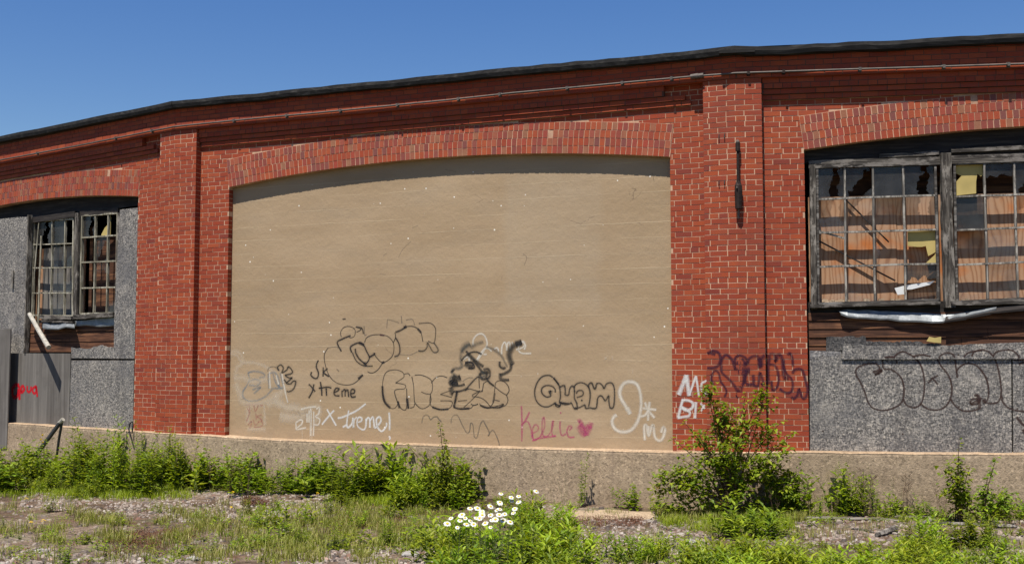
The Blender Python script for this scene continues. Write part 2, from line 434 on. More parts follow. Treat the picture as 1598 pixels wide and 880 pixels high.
def wall(F, A, name_label):
    tA, tB = A['tA'], A['tB']
    b = MB()
    y0, y1 = .003, .36
    e = .003
    b.box(0, tA-e, y0, y1, -.3, ZTOP-.05); b.box(tB+e, LEN, y0, y1, -.3, ZTOP-.05)
    N = 48
    for i in range(N):
        a = tA-e+(tB-tA+2*e)*i/N; c = tA-e+(tB-tA+2*e)*(i+1)/N
        za, zc_ = A['intr'](min(max(a, tA), tB))+.002, A['intr'](min(max(c, tA), tB))+.002
        b.face([(a,y0,za),(c,y0,zc_),(c,y0,ZTOP-.05),(a,y0,ZTOP-.05)])
        b.face([(c,y1,zc_),(a,y1,za),(a,y1,ZTOP-.05),(c,y1,ZTOP-.05)])
        b.face([(a,y1,za),(c,y1,zc_),(c,y0,zc_),(a,y0,za)])
    part(b, 'mortar_wall', mat_mortar, F)
    m = MB()
    def allowed(z0, z1):
        zm = (z0+z1)/2
        if z1 < A['zs']+.02: return [(0, tA), (tB, LEN)]
        if zm > A['za']+RING: return [(0, LEN)]
        # where the extrados passes this course
        q = (A['R']+RING)**2-(zm-A['zc'])**2
        if q <= 0: return [(0, LEN)]
        h = sqrt(q); lo, hi = max(tA, A['tm']-h)+.02, min(tB, A['tm']+h)-.02
        if lo >= hi: return [(0, LEN)]
        return [(0, lo if lo > tA+.03 else tA), (hi if hi < tB-.03 else tB, LEN)]
    ctop = int((ZFB-ZL)/CH)+2
    lay(m, 0, ctop+1, allowed, deep_ends=True)
    part(m, 'brick_facing', mat_brick, F)
    # four rings of bricks on edge
    m = MB(); bk = MB(); R, tm, zc = A['R'], A['tm'], A['zc']
    th = math.asin((tB-tm)/R)
    for r in range(4):
        r0 = R+r*RING/4+.004; r1 = R+(r+1)*RING/4-.005
        wd = .0735; n = int(2*th*(r0)/wd); ph = random.random()*.5
        for i in range(n+1):
            f0 = -th+2*th*(max(0, i-ph))/n; f1 = -th+2*th*min(n, i+1-ph)/n
            g = .0045/R; f0 += g+random.uniform(-.002, .002)/R; f1 -= g
            if f1 <= f0 or (random.random() < .012 and r > 1): continue
            pr = random.uniform(-.002, .002)
            def P(rr, f, y): return (tm+rr*sin(f), y, zc+rr*cos(f))
            ya, yb = -.006-pr, .095
            vs = [P(r0,f0,ya),P(r0,f1,ya),P(r1,f1,ya),P(r1,f0,ya),P(r0,f0,yb),P(r0,f1,yb),P(r1,f1,yb),P(r1,f0,yb)]
            m.shape(vs, [(0,1,2,3),(0,4,5,1),(1,5,6,2),(2,6,7,3),(3,7,4,0)])
    N = 60
    for i in range(N):
        f0 = -th+2*th*i/N; f1 = -th+2*th*(i+1)/N
        P = lambda rr, f, y: (tm+rr*sin(f), y, zc+rr*cos(f))
        a, c = R+.003, R+RING
        bk.face([P(a,f0,-.002),P(a,f1,-.002),P(c,f1,-.002),P(c,f0,-.002)])
        bk.face([P(c,f0,-.002),P(c,f1,-.002),P(c,f1,.002),P(c,f0,.002)])
    o = part(m, 'brick_arch', mat_arch, F); part(bk, 'arch_mortar', mat_mortar, F, o)
    return A
wall(FL, aL_, ''); wall(FC, aC_, ''); wall(FR, aR_, '')

kF = int(round((ZFB-(ZL-CH*2))/CH)); ZFB_ = ZL-CH*2+kF*CH
# pilasters wrapped round the two bends
def bender(FA, FB, mit):
    # s < 0 on the left bay (measured back from its far end), s > 0 on the right bay
    def P(s, y, z):
        out = -y
        if s < 0: return FA.world(LEN+s+out*mit*max(0, 1+s/.3), out, z)
        if s > 0: return FB.world(s-out*mit*max(0, 1-s/.3), out, z)
        return FB.world(-out*mit*0 if out == 0 else out*mit*-1, out, z)
    def bend(mb, x0, x1, y0, y1, z0, z1):
        ss = [x0]+([0] if x0 < 0 < x1 else [])+[x1]
        ring = []
        for s in ss: ring.append([P(s,y0,z0),P(s,y0,z1),P(s,y1,z1),P(s,y1,z0)])
        vs = [v for r in ring for v in r]; fs = [(0,1,2,3), tuple(len(vs)-1-k for k in range(4))]
        for k in range(len(ring)-1):
            a = k*4
            fs += [(a,a+4,a+5,a+1),(a+1,a+5,a+6,a+2),(a+3,a+7,a+4,a)]
        mb.shape(vs, fs)
    return P, bend
PW = .115                                            # how far a pilaster stands out
def corner_t(P_at0):
    return P_at0
def pilaster(FA, FB, mit, s0, s1, label):
    # the outer mitre: going out, the corner of the two planes opens, so bricks near it reach a little further
    P, bend = bender(FA, FB, mit)
    m = MB(); b = MB()
    bend(b, s0+.004, s1-.004, -PW+.003, .01, ZL-.1, ZFB_-.004)
    lay(m, 1, kF, lambda a, c: [(s0, s1)], out=PW, depth=.11, bend=bend)
    o = part(m, 'brick_pilaster', mat_brick, label=label)
    part(b, 'pilaster_mortar', mat_mortar, parent=o)
    b_ = [x for x in bpy.data.objects if x.parent == o]
    return P, bend
tl = FC.at(1097, 160, PW)[0]-LEN; tr = FR.at(1188.5, 160, PW)[0]
PR, bendR = pilaster(FC, FR, MIT1, tl, tr, 'brick pilaster with graffiti behind the big shrub')
tl2 = FL.at(250, 225, PW)[0]-LEN; tr2 = FC.at(306.5, 225, PW)[0]
PL, bendL = pilaster(FL, FC, MIT0, tl2, tr2, 'brick pilaster between the small window and the walled up bay')
print('pilasters', tl, tr, tl2, tr2)

# frieze and stepped corbels
FO = .13
for F, s0, s1, m0, m1 in ((FL, -.2, tl2, 0, MIT0), (FC, tr2, tl, MIT0, MIT1), (FR, tr, -.4, MIT1, 0)):
    m = MB(); b = MB()
    x0, x1 = 0-FO*m0*-1*-1, LEN+FO*m1
    x0 = -FO*m0
    b.box(x0+.001, x1-.001, -FO+.004, .05, ZFB_, ZTOP-.02)
    lay(m, kF, int((ZTOP-ZL)/CH)+2, lambda a, c: [(x0, x1)], out=FO, depth=.02)
    # underside row
    m.box(x0+.002, x1-.002, -FO+.006, 0, ZFB_-.001, ZFB_+.004)
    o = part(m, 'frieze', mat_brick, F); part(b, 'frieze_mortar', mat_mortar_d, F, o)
    a = max(0, s0) if F is not FL else .3; e = LEN+(s1 if s1 < 0 else 0)
    m = MB(); b = MB()
    for kk, (lo, hi, out, end) in enumerate(((kF-2, kF, .078, .52), (kF-3, kF-2, .055, .25), (kF-4, kF-3, .032, .18), )):
        zb = ZL-CH*2+lo*CH; zt = ZL-CH*2+hi*CH
        xe = e-end; xa = a+.01
        b.box(xa+.002, xe-.002, -out+.003, .01, zb+.002, zt)
        lay(m, lo, hi, lambda p, q: [(xa, xe)], out=out, depth=out+.01)
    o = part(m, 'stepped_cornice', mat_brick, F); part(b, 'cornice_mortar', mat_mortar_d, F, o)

# long members that follow all three bays, their height read at stations along the photo
def stations(pts, out):
    """pts: (px, py); returns world points along the wall at that stand-out, mitred at the bends"""
    res = []
    tC0 = FC.at(0, 0, out)[0]
    for px, py in pts:
        F = FL if px < 271 else (FC if px < 1147 else FR)
        t, z = F.at(px, py, out)
        if (F is FL and t < 0) or (F is FR and t > LEN): continue
        res.append((F, t, z))
    return res
def sweep(st, prof, name, mat, label=None, closed=True, jag=0, sub=1):
    """prof: list of (out, dz) swept along stations"""
    # corner stations
    path = []
    prev = None
    for F, t, z in st:
        if prev and prev[0] is not F:
            mit = MIT0 if F is FC else MIT1
            # height at corner by linear blend
            d0 = LEN-prev[1]; d1 = t; f = d0/max(1e-6, d0+d1); path.append(('c', prev[0], F, mit, prev[2]*(1-f)+z*f))
        path.append(('p', F, t, z)); prev = (F, t, z)
    b = MB(); rings = []
    for p in path:
        if p[0] == 'p':
            rings.append([p[1].world(p[2], o, p[3]+dz+random.uniform(-jag, jag)) for o, dz in prof])
        else:
            rings.append([p[2].world(-o*p[3], o, p[4]+dz) for o, dz in prof])
    n = len(prof); vs = [v for r in rings for v in r]; fs = []
    for k in range(len(rings)-1):
        for i in range(n if closed else n-1):
            j = (i+1) % n; fs.append((k*n+i, k*n+j, (k+1)*n+j, (k+1)*n+i))
    if closed: fs += [tuple(range(n-1, -1, -1)), tuple((len(rings)-1)*n+k for k in range(n))]
    b.shape(vs, fs)
    return b
def dens(pts, step, wob=0):
    r = []
    for (x0, y0), (x1, y1) in zip(pts, pts[1:]):
        n = max(1, int(abs(x1-x0)/step))
        for i in range(n): r.append((x0+(x1-x0)*i/n, y0+(y1-y0)*i/n+random.uniform(-wob, wob)))
    r.append(pts[-1]); return r
OV = .232
eave = [(-420, 305), (-200, 258), (0, 213), (60, 201), (125, 187), (200, 172), (268, 158), (400, 146), (500, 135), (600, 126), (700, 116), (800, 105), (950, 92), (1060, 81.5), (1143, 72), (1200, 73), (1300, 67), (1400, 63), (1500, 57), (1598, 52), (1760, 45), (2000, 36)]
st = stations(dens(eave, 22, .7), OV)
b = sweep(st, [(OV, 0), (OV+.004, -.05), (OV-.01, -.098), (OV-.06, -.108), (FO+.0, -.10), (0, -.10), (0, .03)], 'roof_edge', mat_fascia, jag=.004)
roof_edge = part(b, 'roof_edge', mat_fascia, label='black tarred roof edge')
# a lifted strip of roofing by the right pilaster, and scraps
for (xa, xb, ya, yb) in ((1140, 1178, 76, 79),):
    t0, z0 = FR.at(max(xa, 1150), ya, OV+.02); t1, z1 = FR.at(xb, yb, OV+.02)
    q = MB(); q.box(t0-.22, t1, -OV-.012, -OV+.05, z0-.05, z0-.012); o = part(q, 'roofing_strip', mat_fascia, FR)
ledge = [(-420, 635), (-200, 648), (0, 659.5), (60, 663), (110, 667), (208, 673), (265, 676.5), (300, 678.5), (354, 682), (440, 687), (550, 691), (700, 696), (850, 700.5), (1000, 704.5), (1050, 706), (1140, 706), (1265, 705.5), (1400, 707.5), (1598, 709), (1760, 710), (2000, 711)]
OF = .155
st = stations(dens(ledge, 16, .35), OF)
b = sweep(st, [(OF, -.006), (OF+.004, -.035), (OF+.002, -1.4), (-.2, -1.4), (-.2, .004), (0, .004), (OF-.012, 0)], 'foundation', mat_found, jag=.003)
found = part(b, 'foundation', mat_found, label='rough tan concrete foundation')
b = sweep(stations(dens(ledge, 16, .35), OF), [(OF+.001, -.001), (OF+.004, -.008), (OF-.03, -.010), (-.11, .002), (-.11, .008), (OF-.02, .006)], 'ledge', mat_ledge, jag=.003)
part(b, 'ledge', mat_ledge, parent=found)

# infill of the middle bay
b = MB(); N = 60; A = aC_
for i in range(N):
    a = A['tA']-.004+(A['tB']-A['tA']+.008)*i/N; c = A['tA']-.004+(A['tB']-A['tA']+.008)*(i+1)/N
    za = A['intr'](min(max(a, A['tA']), A['tB']))+.02; zc = A['intr'](min(max(c, A['tA']), A['tB']))+.02
    b.face([(a,.1,ZL-.1),(c,.1,ZL-.1),(c,.1,zc),(a,.1,za)]); b.face([(c,.3,ZL-.1),(a,.3,ZL-.1),(a,.3,za),(c,.3,zc)])
infill = part(b, 'infill_wall', mat_infill, FC, label='tan painted block infill of the walled up arch, covered in graffiti')

# roof, back walls, dark inside
b = MB()
rp = [FL.world(0, .1, ZTOP), FL.world(LEN, .1, ZTOP), FR.world(0, .1, ZTOP), FR.world(LEN, .1, ZTOP)]
bk = [FL.world(0, -9, ZTOP+.45), FL.world(LEN, -9, ZTOP+.45), FR.world(0, -9, ZTOP+.45), FR.world(LEN, -9, ZTOP+.45)]
for k in range(3):
    b.face([rp[k], rp[k+1], bk[k+1], bk[k]]); dn = Vector((0, 0, -.12))
    b.face([bk[k]+dn, bk[k+1]+dn, rp[k+1]+dn, rp[k]+dn])
part(b, 'roof', mat_roof)
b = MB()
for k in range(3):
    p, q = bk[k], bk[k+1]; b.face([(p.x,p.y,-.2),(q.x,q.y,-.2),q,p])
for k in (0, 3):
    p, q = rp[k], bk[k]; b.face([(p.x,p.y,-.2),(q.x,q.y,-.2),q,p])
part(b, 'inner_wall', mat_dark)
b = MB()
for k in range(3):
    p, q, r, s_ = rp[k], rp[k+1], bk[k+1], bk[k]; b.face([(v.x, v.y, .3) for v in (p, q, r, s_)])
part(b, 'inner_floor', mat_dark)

# ------------------------------------------------------------------ windows
def quad(F, TL, TR, BR, BL, out):
    c = [F.at(*p, out) for p in (TL, TR, BR, BL)]
    def P(u, v, dy=0):
        x = (c[0][0]*(1-u)+c[1][0]*u)*(1-v)+(c[3][0]*(1-u)+c[2][0]*u)*v
        z = (c[0][1]*(1-u)+c[1][1]*u)*(1-v)+(c[3][1]*(1-u)+c[2][1]*u)*v
        return Vector((x, -out+dy, z))
    return P
def PX(F, px, py, out): t, z = F.at(px, py, out); return Vector((t, -out, z))
JAG = {  # outlines of what is left of a pane, in pane coordinates (u right, v down)
 'full': [[(0,0),(1,0),(1,1),(0,1)]],
 'a': [[(0,0),(1,0),(1,.25),(.72,.32),(.66,.12),(.5,.6),(.3,.95),(.35,1),(0,1)]],
 'b': [[(0,0),(1,0),(1,.1),(.85,.2),(.72,.16),(.6,.42),(.42,.5),(.3,.75),(.12,.8),(.2,1),(0,1)], [(1,.7),(1,1),(.6,1)]],
 'c': [[(0,0),(.62,0),(.55,.2),(.68,.3),(.5,.45),(.42,.75),(.5,1),(0,1)], [(1,0),(1,1),(.8,1),(.72,.7),(.85,.4),(.75,.15),(.9,0)]],
 'd': [[(0,.55),(.3,.62),(.6,.5),(1,.68),(1,1),(0,1)]],
 'e': [[(0,0),(1,0),(1,.35),(.8,.42),(.6,.33),(.4,.45),(.2,.38),(0,.5)]],
 'f': [[(0,.8),(.25,.68),(.5,.85),(.8,.75),(1,.9),(1,1),(0,1)]],
 'g': [[(0,0),(.18,0),(.1,.4),(.22,.7),(.05,1),(0,1)]],
}
def sash(F, P, cols, rows, panes, mm, win, fw=.027, glassy=None, broken=(), depth=.04, mw=.022):
    # frame
    b = MB()
    w_ = (P(1,0)-P(0,0)).length; h_ = (P(0,0)-P(0,1)).length
    for u0, v0, u1, v1 in ((0,0,1,0), (0,1,1,1)):
        b.bar(P(u0,v0), P(u1,v1), depth+.01, fw, (0,0,1), .002, 8)
    for u in (0, 1):
        b.bar(P(u,0), P(u,1), fw, depth+.01, (0,-1,0), .002, 8)
    part(b, 'sash_frame', mat_sash if mm is mat_muntin else mm, F, win)
    us = cols; vs = rows
    n = 0
    for i, u in enumerate(us[1:-1]):
        if ('v', i) in broken: continue
        b = MB(); b.bar(P(u, .01), P(u+random.uniform(-.004,.004), .99), mw, depth, (0,-1,0), .0025, 8); part(b, 'sash_bar', mm, F, win)
    for i, v in enumerate(vs[1:-1]):
        if ('h', i) in broken: continue
        b = MB(); b.bar(P(.01, v, -.004), P(.99, v+random.uniform(-.004,.004), -.004), mw, depth, (0,-1,0), .0025, 8); part(b, 'sash_bar', mm, F, win)
    for (r, c), (shp, mat) in panes.items():
        u0, u1, v0, v1 = us[c], us[c+1], vs[r], vs[r+1]
        b = MB()
        for o in JAG[shp]:
            jo = []
            for (ua, va), (ub, vb) in zip(o, o[1:]+o[:1]):
                jo.append((ua, va)); edge_ = (ua == ub and ua in (0, 1)) or (va == vb and va in (0, 1))
                if not edge_:
                    for q in (.22, .45, .7, .88): jo.append((ua+(ub-ua)*q+random.uniform(-.045, .045), va+(vb-va)*q+random.uniform(-.045, .045)))
            pts = [P(u0+(u1-u0)*min(1, max(0, u)), v0+(v1-v0)*min(1, max(0, v)), .006) for u, v in jo]
            b.face(pts); 
        part(b, 'pane', mat, F, win)

def inner_board(F, x0, x1, z0, z1, y, win, mat, name='plywood_backing'):
    b = MB(); b.box(x0, x1, y, y+.018, z0, z1); return part(b, name, mat, F, win)

# --- right bay window (two sashes in a heavy timber frame)
RS = -.10
P1 = quad(FR, (1275, 259), (1459, 253.5), (1464, 468), (1277, 474), RS)
P2 = quad(FR, (1489, 256), (1645, 251), (1652, 463), (1493, 471), RS)
A = aR_; z = FR.at(1300, 253, RS)[1]; n = 14; b2 = MB()
for i in range(n):                                   # head board follows the arch above
    a = A['tA']+(A['tB']-A['tA'])*i/n; c = A['tA']+(A['tB']-A['tA'])*(i+1)/n
    b2.face([(a,.12,z),(c,.12,z),(c,.12,A['intr'](c)+.01),(a,.12,A['intr'](a)+.01)])
    b2.face([(a,.12,z),(c,.12,z),(c,.2,z),(a,.2,z)])
win_r = part(b2, 'window', mat_head, FR, label='two broken many paned sashes in a weathered frame, orange plywood behind')
def post(F, p, q, out, w_, dp, j, win):
    b = MB(); b.bar(PX(F,*p,out), PX(F,*q,out), w_, dp, (0,-1,0), j, 16); part(b, 'post', mat_post, F, win)
post(FR, (1267.5,258), (1270,482), -.09, .068, .10, .004, win_r)
post(FR, (1474.5,240), (1481,480), -.075, .12, .12, .007, win_r)
post(FR, (1665,240), (1672,476), -.075, .12, .12, .006, win_r)
b = MB(); tA = A['tA']
b = MB()
b.bar(PX(FR,1262,257,-.08), PX(FR,1468,251,-.08), .022, .10, (0,0,1), .003, 14)
b.bar(PX(FR,1484,250,-.08), PX(FR,1700,242,-.08), .026, .10, (0,0,1), .003, 14)
b.bar(PX(FR,1372,244,-.10), PX(FR,1465,239,-.10), .03, .05, (0,0,1), .003, 8)
b.bar(PX(FR,1484,236,-.10), PX(FR,1700,226,-.10), .045, .05, (0,0,1), .004, 8)
part(b, 'head_rail', mat_rail, FR, win_r)
b = MB()
b.bar(PX(FR,1264,478,-.07), PX(FR,1466,473,-.07), .12, .04, (0,0,1), .004, 18)
b.bar(PX(FR,1482,474,-.07), PX(FR,1700,468,-.07), .12, .05, (0,0,1), .004, 18)
part(b, 'sill', mat_rail, FR, win_r)
sash(FR, P1, [0,.235,.475,.73,1], [0,.245,.49,.735,1],
     {(0,0): ('c', mat_glass), (0,1): ('b', mat_glass), (0,2): ('full', mat_glass_o), (0,3): ('c', mat_glass),
      (1,0): ('d', mat_glass_c), (3,3): ('e', mat_glass_o), (3,1): ('f', mat_glass_c), (2,2): ('g', mat_glass_c)}, mat_muntin, win_r)
sash(FR, P2, [0,.30,.60,.9,1.2][:4]+[1.0], [0,.24,.485,.735,1],
     {(0,1): ('e', mat_glass), (0,2): ('b', mat_glass), (1,0): ('full', mat_glass_o), (2,1): ('full', mat_glass_c), (3,1): ('full', mat_glass_c), (3,0): ('f', mat_glass_c)}, mat_muntin, win_r)
P3 = quad(FR, (1684, 250), (1838, 245), (1850, 459), (1692, 464), RS)
sash(FR, P3, [0,.25,.5,.75,1], [0,.24,.485,.735,1], {(0,0): ('b', mat_glass), (0,2): ('c', mat_glass), (1,3): ('full', mat_glass_o), (2,0): ('full', mat_glass_c), (3,2): ('f', mat_glass_c)}, mat_muntin, win_r)
post(FR, (1860,240), (1872,476), -.075, .12, .12, .006, win_r)
tq = FR.at(1866, 400, -.1)[0]; zq0 = FR.at(1270, 486, -.1)[1]
inner_board(FR, tq+.05, tq+1.27, zq0-.1, CZ+2.5, .10, win_r, mat_osb, 'cover_board'); inner_board(FR, tq+1.275, aR_['tB'], zq0-.1, CZ+2.48, .104, win_r, mat_osb, 'cover_board')
inner_board(FR, FR.at(1690, 400, -.2)[0], tq+.1, zq0, FR.at(1360, 306, -.20)[1], .205, win_r, mat_ply)
b = MB(); c0 = FR.at(1270, 250, -.45); c1 = FR.at(1700, 310, -.45); b.box(c0[0], c1[0], .46, .48, c1[1]-.1, c0[1]+.1); part(b, 'dim_board', mat_siding, FR, win_r)
# yellow boards caught behind the bars
def ragged(F, pts, out, th, name, mat, win, label=None):
    b = MB(); q = [F.at(x, y, out) for x, y in pts]; b.poly(q, -out, -out+th); return part(b, name, mat, F, win, label)
def zz(x0, y0, s): return lambda pts: [(x0+x/s, y0+y/s) for x, y in pts]
w1 = zz(1245, 220, 3.145)
ragged(FR, w1([(540,445),(690,440),(690,605),(630,598),(672,560),(678,545),(640,565),(628,515),(610,520),(585,520),(540,515)]), -.125, .012, 'yellow_panel', mat_yellow, win_r)
w2 = zz(1440, 220, 3.145)
ragged(FR, w2([(150,118),(297,112),(297,165),(285,175),(268,160),(262,200),(262,258),(150,270),(150,262),(165,200),(190,172),(165,160),(150,180)]), -.125, .012, 'yellow_panel', mat_yellow, win_r)
ragged(FR, w1([(475,722),(530,708),(640,692),(672,686),(650,705),(560,728),(520,730),(522,752),(490,755)]), -.13, .012, 'pale_splinter', mat_pale, win_r)
# plywood fixed inside, its top edge at the first bar
zt = FR.at(1360, 306, -.20)[1]; zb = FR.at(1360, 480, -.20)[1]
pw = 1.22
t0 = FR.at(1268, 380, -.2)[0]
inner_board(FR, t0-.05, t0+1.02, zb-.1, zt, .205, win_r, mat_ply)
inner_board(FR, t0+1.024, t0+1.62, zb-.1, zt+.004, .21, win_r, mat_ply)
inner_board(FR, t0+1.95-.28, t0+3.6, zb-.1, zt-.004, .206, win_r, mat_ply)
# dark rods and lath fallen between sash and plywood
for a, c, r in (((1320,312),(1387,378),.008), ((1278,376),(1397,438),.009)):
    b = MB(); b.bar(PX(FR,*a,-.165), PX(FR,*c,-.15), r*2, .015, (0,-1,0), .001, 3); part(b, 'fallen_lath', mat_head, FR, win_r)
b = MB(); b.bar(PX(FR,1275,360,-.10), PX(FR,1321,373,-.10), .022, .02, (0,-1,0), .001, 3); part(b, 'broken_sash_bar', mat_muntin, FR, win_r)
# rubble on the sill
b = MB()
for i in range(40):
    x = random.choice([random.uniform(1282, 1325), random.uniform(1380, 1455), random.uniform(1495, 1640), random.uniform(1282, 1455)])
    c = PX(FR, x, 470+random.uniform(-2, 1), -.14); s_ = random.uniform(.01, .03)
    b.box(c.x-s_, c.x+s_*random.uniform(.5,1.6), c.y-s_, c.y+s_, c.z-.02, c.z+s_*random.uniform(.3,1.2))
part(b, 'rubble', mat_ledge, FR, win_r)

# --- brown horizontal boarding under the window
def siding(F, x0, x1, ytop, ybot, n, y, win, mat):
    z1 = F.at((x0+x1)/2, ytop, -y)[1]; z0 = F.at((x0+x1)/2, ybot, -y)[1]; t0 = F.at(x0, 500, -y)[0]; t1 = F.at(x1, 500, -y)[0]
    h = (z1-z0)/n; b = MB()
    for k in range(n):
        za, zb = z0+k*h, z0+(k+1)*h-.006; t = t0
        while t < t1:
            e = min(t1, t+random.uniform(1.2, 2.8)); dy = random.uniform(-.004, .006)
            vs = [(t,y+dy-.012,za),(e,y+dy-.012,za+random.uniform(-.003,.003)),(e,y+dy,zb),(t,y+dy,zb),(t,y+.03,za),(e,y+.03,za),(e,y+.03,zb),(t,y+.03,zb)]
            b.shape(vs, [(0,1,2,3),(1,5,6,2),(4,0,3,7),(3,2,6,7),(4,5,1,0)]); t = e+.004
    return part(b, 'siding', mat, F, win)
siding(FR, 1262, 2300, 484, 552, 5, .085, win_r, mat_siding)
b = MB(); t0 = aR_['tA']; b.box(t0, aR_['tB'], .13, .16, ZL-.05, FR.at(1400, 470, -.1)[1]); part(b, 'rear_boarding', mat_head, FR, win_r)
# torn metal flashing standing away from the boards
def flashing(F, top, edge, out_top, outs, name, mat, win, drop=.02):
    b = MB(); n = len(top)
    for k in range(n-1):
        q = []
        for j in (k, k+1):
            a = PX(F, *top[j], out_top); c = PX(F, *edge[j], outs[j]); mid = a.lerp(c, .5)+Vector((0,0,.012*random.uniform(-.5, 1)))
            lip = c+Vector((0, .004, -drop))
            q.append([a, mid, c, lip])
        for m in range(3): b.face([q[0][m], q[1][m], q[1][m+1], q[0][m+1]])
    return part(b, name, mat, F, win)
w3 = zz(1250, 460, 4.592)
top = w3([(262,118),(330,104),(400,112),(480,108),(560,118),(620,116),(700,122),(780,126),(860,128),(940,134),(1020,140),(1100,134),(1180,122),(1250,110),(1320,96),(1400,80)])
edg = w3([(285,132),(335,150),(400,158),(480,160),(560,168),(620,166),(700,180),(780,182),(860,184),(940,192),(1020,188),(1100,158),(1180,150),(1250,132),(1320,116),(1400,96)])
flashing(FR, top, edg, -.075, [-.0,.0,-.02,-.03,-.04,-.04,-.03,-.02,-.02,-.01,.0,.015,.02,.02,.02,.02], 'flashing', mat_flash, win_r)
b = MB()                                             # tar paper curling out below the sill on the right
tp = [(1476,494),(1510,488),(1548,480),(1600,474),(1700,471),(1900,468)]
for k in range(5):
    a0, a1 = PX(FR,*tp[k],-.04), PX(FR,*tp[k+1],-.04); c0, c1 = PX(FR,tp[k][0]-2,tp[k][1]+7,.03), PX(FR,tp[k+1][0]-2,tp[k+1][1]+7,.03)
    b.face([a0,a1,c1,c0]); b.face([c0,c1,c1+Vector((0,.003,-.03)),c0+Vector((0,.003,-.02))])
part(b, 'tar_paper', mat_head, FR, win_r)
# --- boards over the lower part
def board(F, pts, out, th, mat, name='cover_board', label=None, win=None, ragtop=0):
    q = []
    for i, (x, y) in enumerate(pts):
        t, z = F.at(x, y, out); q.append((max(.9, t) if F is FL else t, z))
    b = MB(); b.poly(q, -out, -out+th); return part(b, name, mat, F, win, label)
def rag(pts, n, amp):
    r = []
    for (x0, y0), (x1, y1) in zip(pts, pts[1:]):
        for i in range(n): r.append((x0+(x1-x0)*i/n+random.uniform(-amp, amp)*.5, y0+(y1-y0)*i/n+random.uniform(-amp, amp)))
    r.append(pts[-1]); return r
big_top = [(1263.5, 547), (1313, 548), (1314, 556), (1578, 557)]
board(FR, big_top+[(1579, 706.5), (1264, 704.5)], -.045, .02, mat_osb, label='large weathered flake board under the right window')
board(FR, [(1580.5, 557), (1780, 557), (1786, 709), (1581.5, 707)], -.045, .02, mat_osb)
tz = FR.at(1790, 545, -.045); b = MB(); b.box(tz[0], tz[0]+1.2, .046, .066, ZL, tz[1]+.3); part(b, 'cover_board', mat_osb, FR); b = MB(); b.box(tz[0]+1.205, aR_['tB'], .047, .067, ZL, tz[1]+.3); part(b, 'cover_board', mat_osb, FR)
board(FR, rag([(1315, 538), (1450, 540), (1598, 534), (1785, 534)], 14, 1.0)+[(1785, 559.5), (1314, 560.5)], -.020, .018, mat_osb)
board(FR, rag(w3([(180,300),(300,302),(462,298),(470,330),(640,335),(760,330),(900,345),(1000,352)]), 7, 1.4)+w3([(1010,420),(180,398)]), -.055, .012, mat_osb_d, label='torn strip of flake board')
ragged(FR, w3([(900,332),(920,300),(960,308),(1004,300),(1004,345),(960,342)]), -.035, .008, 'yellow_scrap', mat_yellow, win_r)
board(FR, [(1263.8, 547.2), (1311, 548.4), (1311, 553), (1300, 556), (1285, 555), (1264, 560)], -.0445, .001, mat_osb_l, 'pale_board_edge')

# --- left bay window
wl = zz(30, 310, 3.52)
LS = -.12
b = MB()
A = aL_
zl_ = FL.at(90, 337, -.14)[1]
n = 14
for i in range(n):
    a = A['tA']+(A['tB']-A['tA'])*i/n; c = A['tA']+(A['tB']-A['tA'])*(i+1)/n
    b.face([(a,.16,zl_),(c,.16,zl_),(c,.16,A['intr'](c)+.01),(a,.16,A['intr'](a)+.01)])
win_l = part(b, 'window', mat_head, FL, label='small broken window between flake boards, its sash bars leaning out')
post(FL, wl([(330,80)])[0], wl([(318,650)])[0], -.10, .10, .10, .005, win_l)
post(FL, wl([(60,90)])[0], wl([(38,845)])[0], -.03, .035, .08, .003, win_l)
post(FL, wl([(565,80)])[0], wl([(545,650)])[0], -.11, .10, .10, .005, win_l)
b = MB()
b.bar(PX(FL,*wl([(80,118)])[0],-.10), PX(FL,*wl([(310,86)])[0],-.10), .05, .10, (0,0,1), .003, 10)
b.bar(PX(FL,*wl([(340,84)])[0],-.12), PX(FL,*wl([(548,64)])[0],-.12), .05, .08, (0,0,1), .003, 10)
part(b, 'head_rail', mat_head, FL, win_l)
b = MB()
b.bar(PX(FL,*wl([(120,650)])[0],-.07), PX(FL,*wl([(300,655)])[0],-.07), .1, .06, (0,0,1), .005, 10)
b.bar(PX(FL,*wl([(315,650)])[0],-.06), PX(FL,*wl([(530,638)])[0],-.06), .12, .07, (0,0,1), .005, 10)
b.bar(PX(FL,*wl([(130,672)])[0],-.05), PX(FL,*wl([(305,678)])[0],-.05), .08, .03, (0,0,1), .005, 10)
part(b, 'sill', mat_rail, FL, win_l)
PA = quad(FL, wl([(84,125)])[0], wl([(303,112)])[0], wl([(298,645)])[0], wl([(72,640)])[0], LS)
PB = quad(FL, wl([(350,95)])[0], wl([(545,80)])[0], wl([(535,628)])[0], wl([(340,632)])[0], LS)
sash(FL, PA, [0,.47,.79,1], [0,.25,.50,.765,1], {(0,1): ('full', mat_glass_o), (0,0): ('c', mat_glass_o), (1,2): ('d', mat_glass), (2,1): ('full', mat_glass_c), (1,1): ('c', mat_glass_c), (3,1): ('full', mat_glass_c), (2,2): ('d', mat_glass_c)}, mat_muntin_y, win_l, fw=.03, mw=.02)
sash(FL, PB, [0,.38,.74,1], [0,.225,.48,.74,1], {(0,0): ('c', mat_glass_o), (1,1): ('b', mat_glass), (2,1): ('e', mat_glass_c), (3,2): ('d', mat_glass_c), (2,2): ('g', mat_glass)}, mat_muntin_y, win_l, fw=.028, mw=.024)
ragged(FL, wl([(448,215),(452,195),(470,160),(490,140),(498,90),(502,95),(500,205)]), -.14, .01, 'yellow_panel', mat_yellow, win_l)
zt = FL.at(90, 386, -.24)[1]; zb = FL.at(90, 500, -.24)[1]
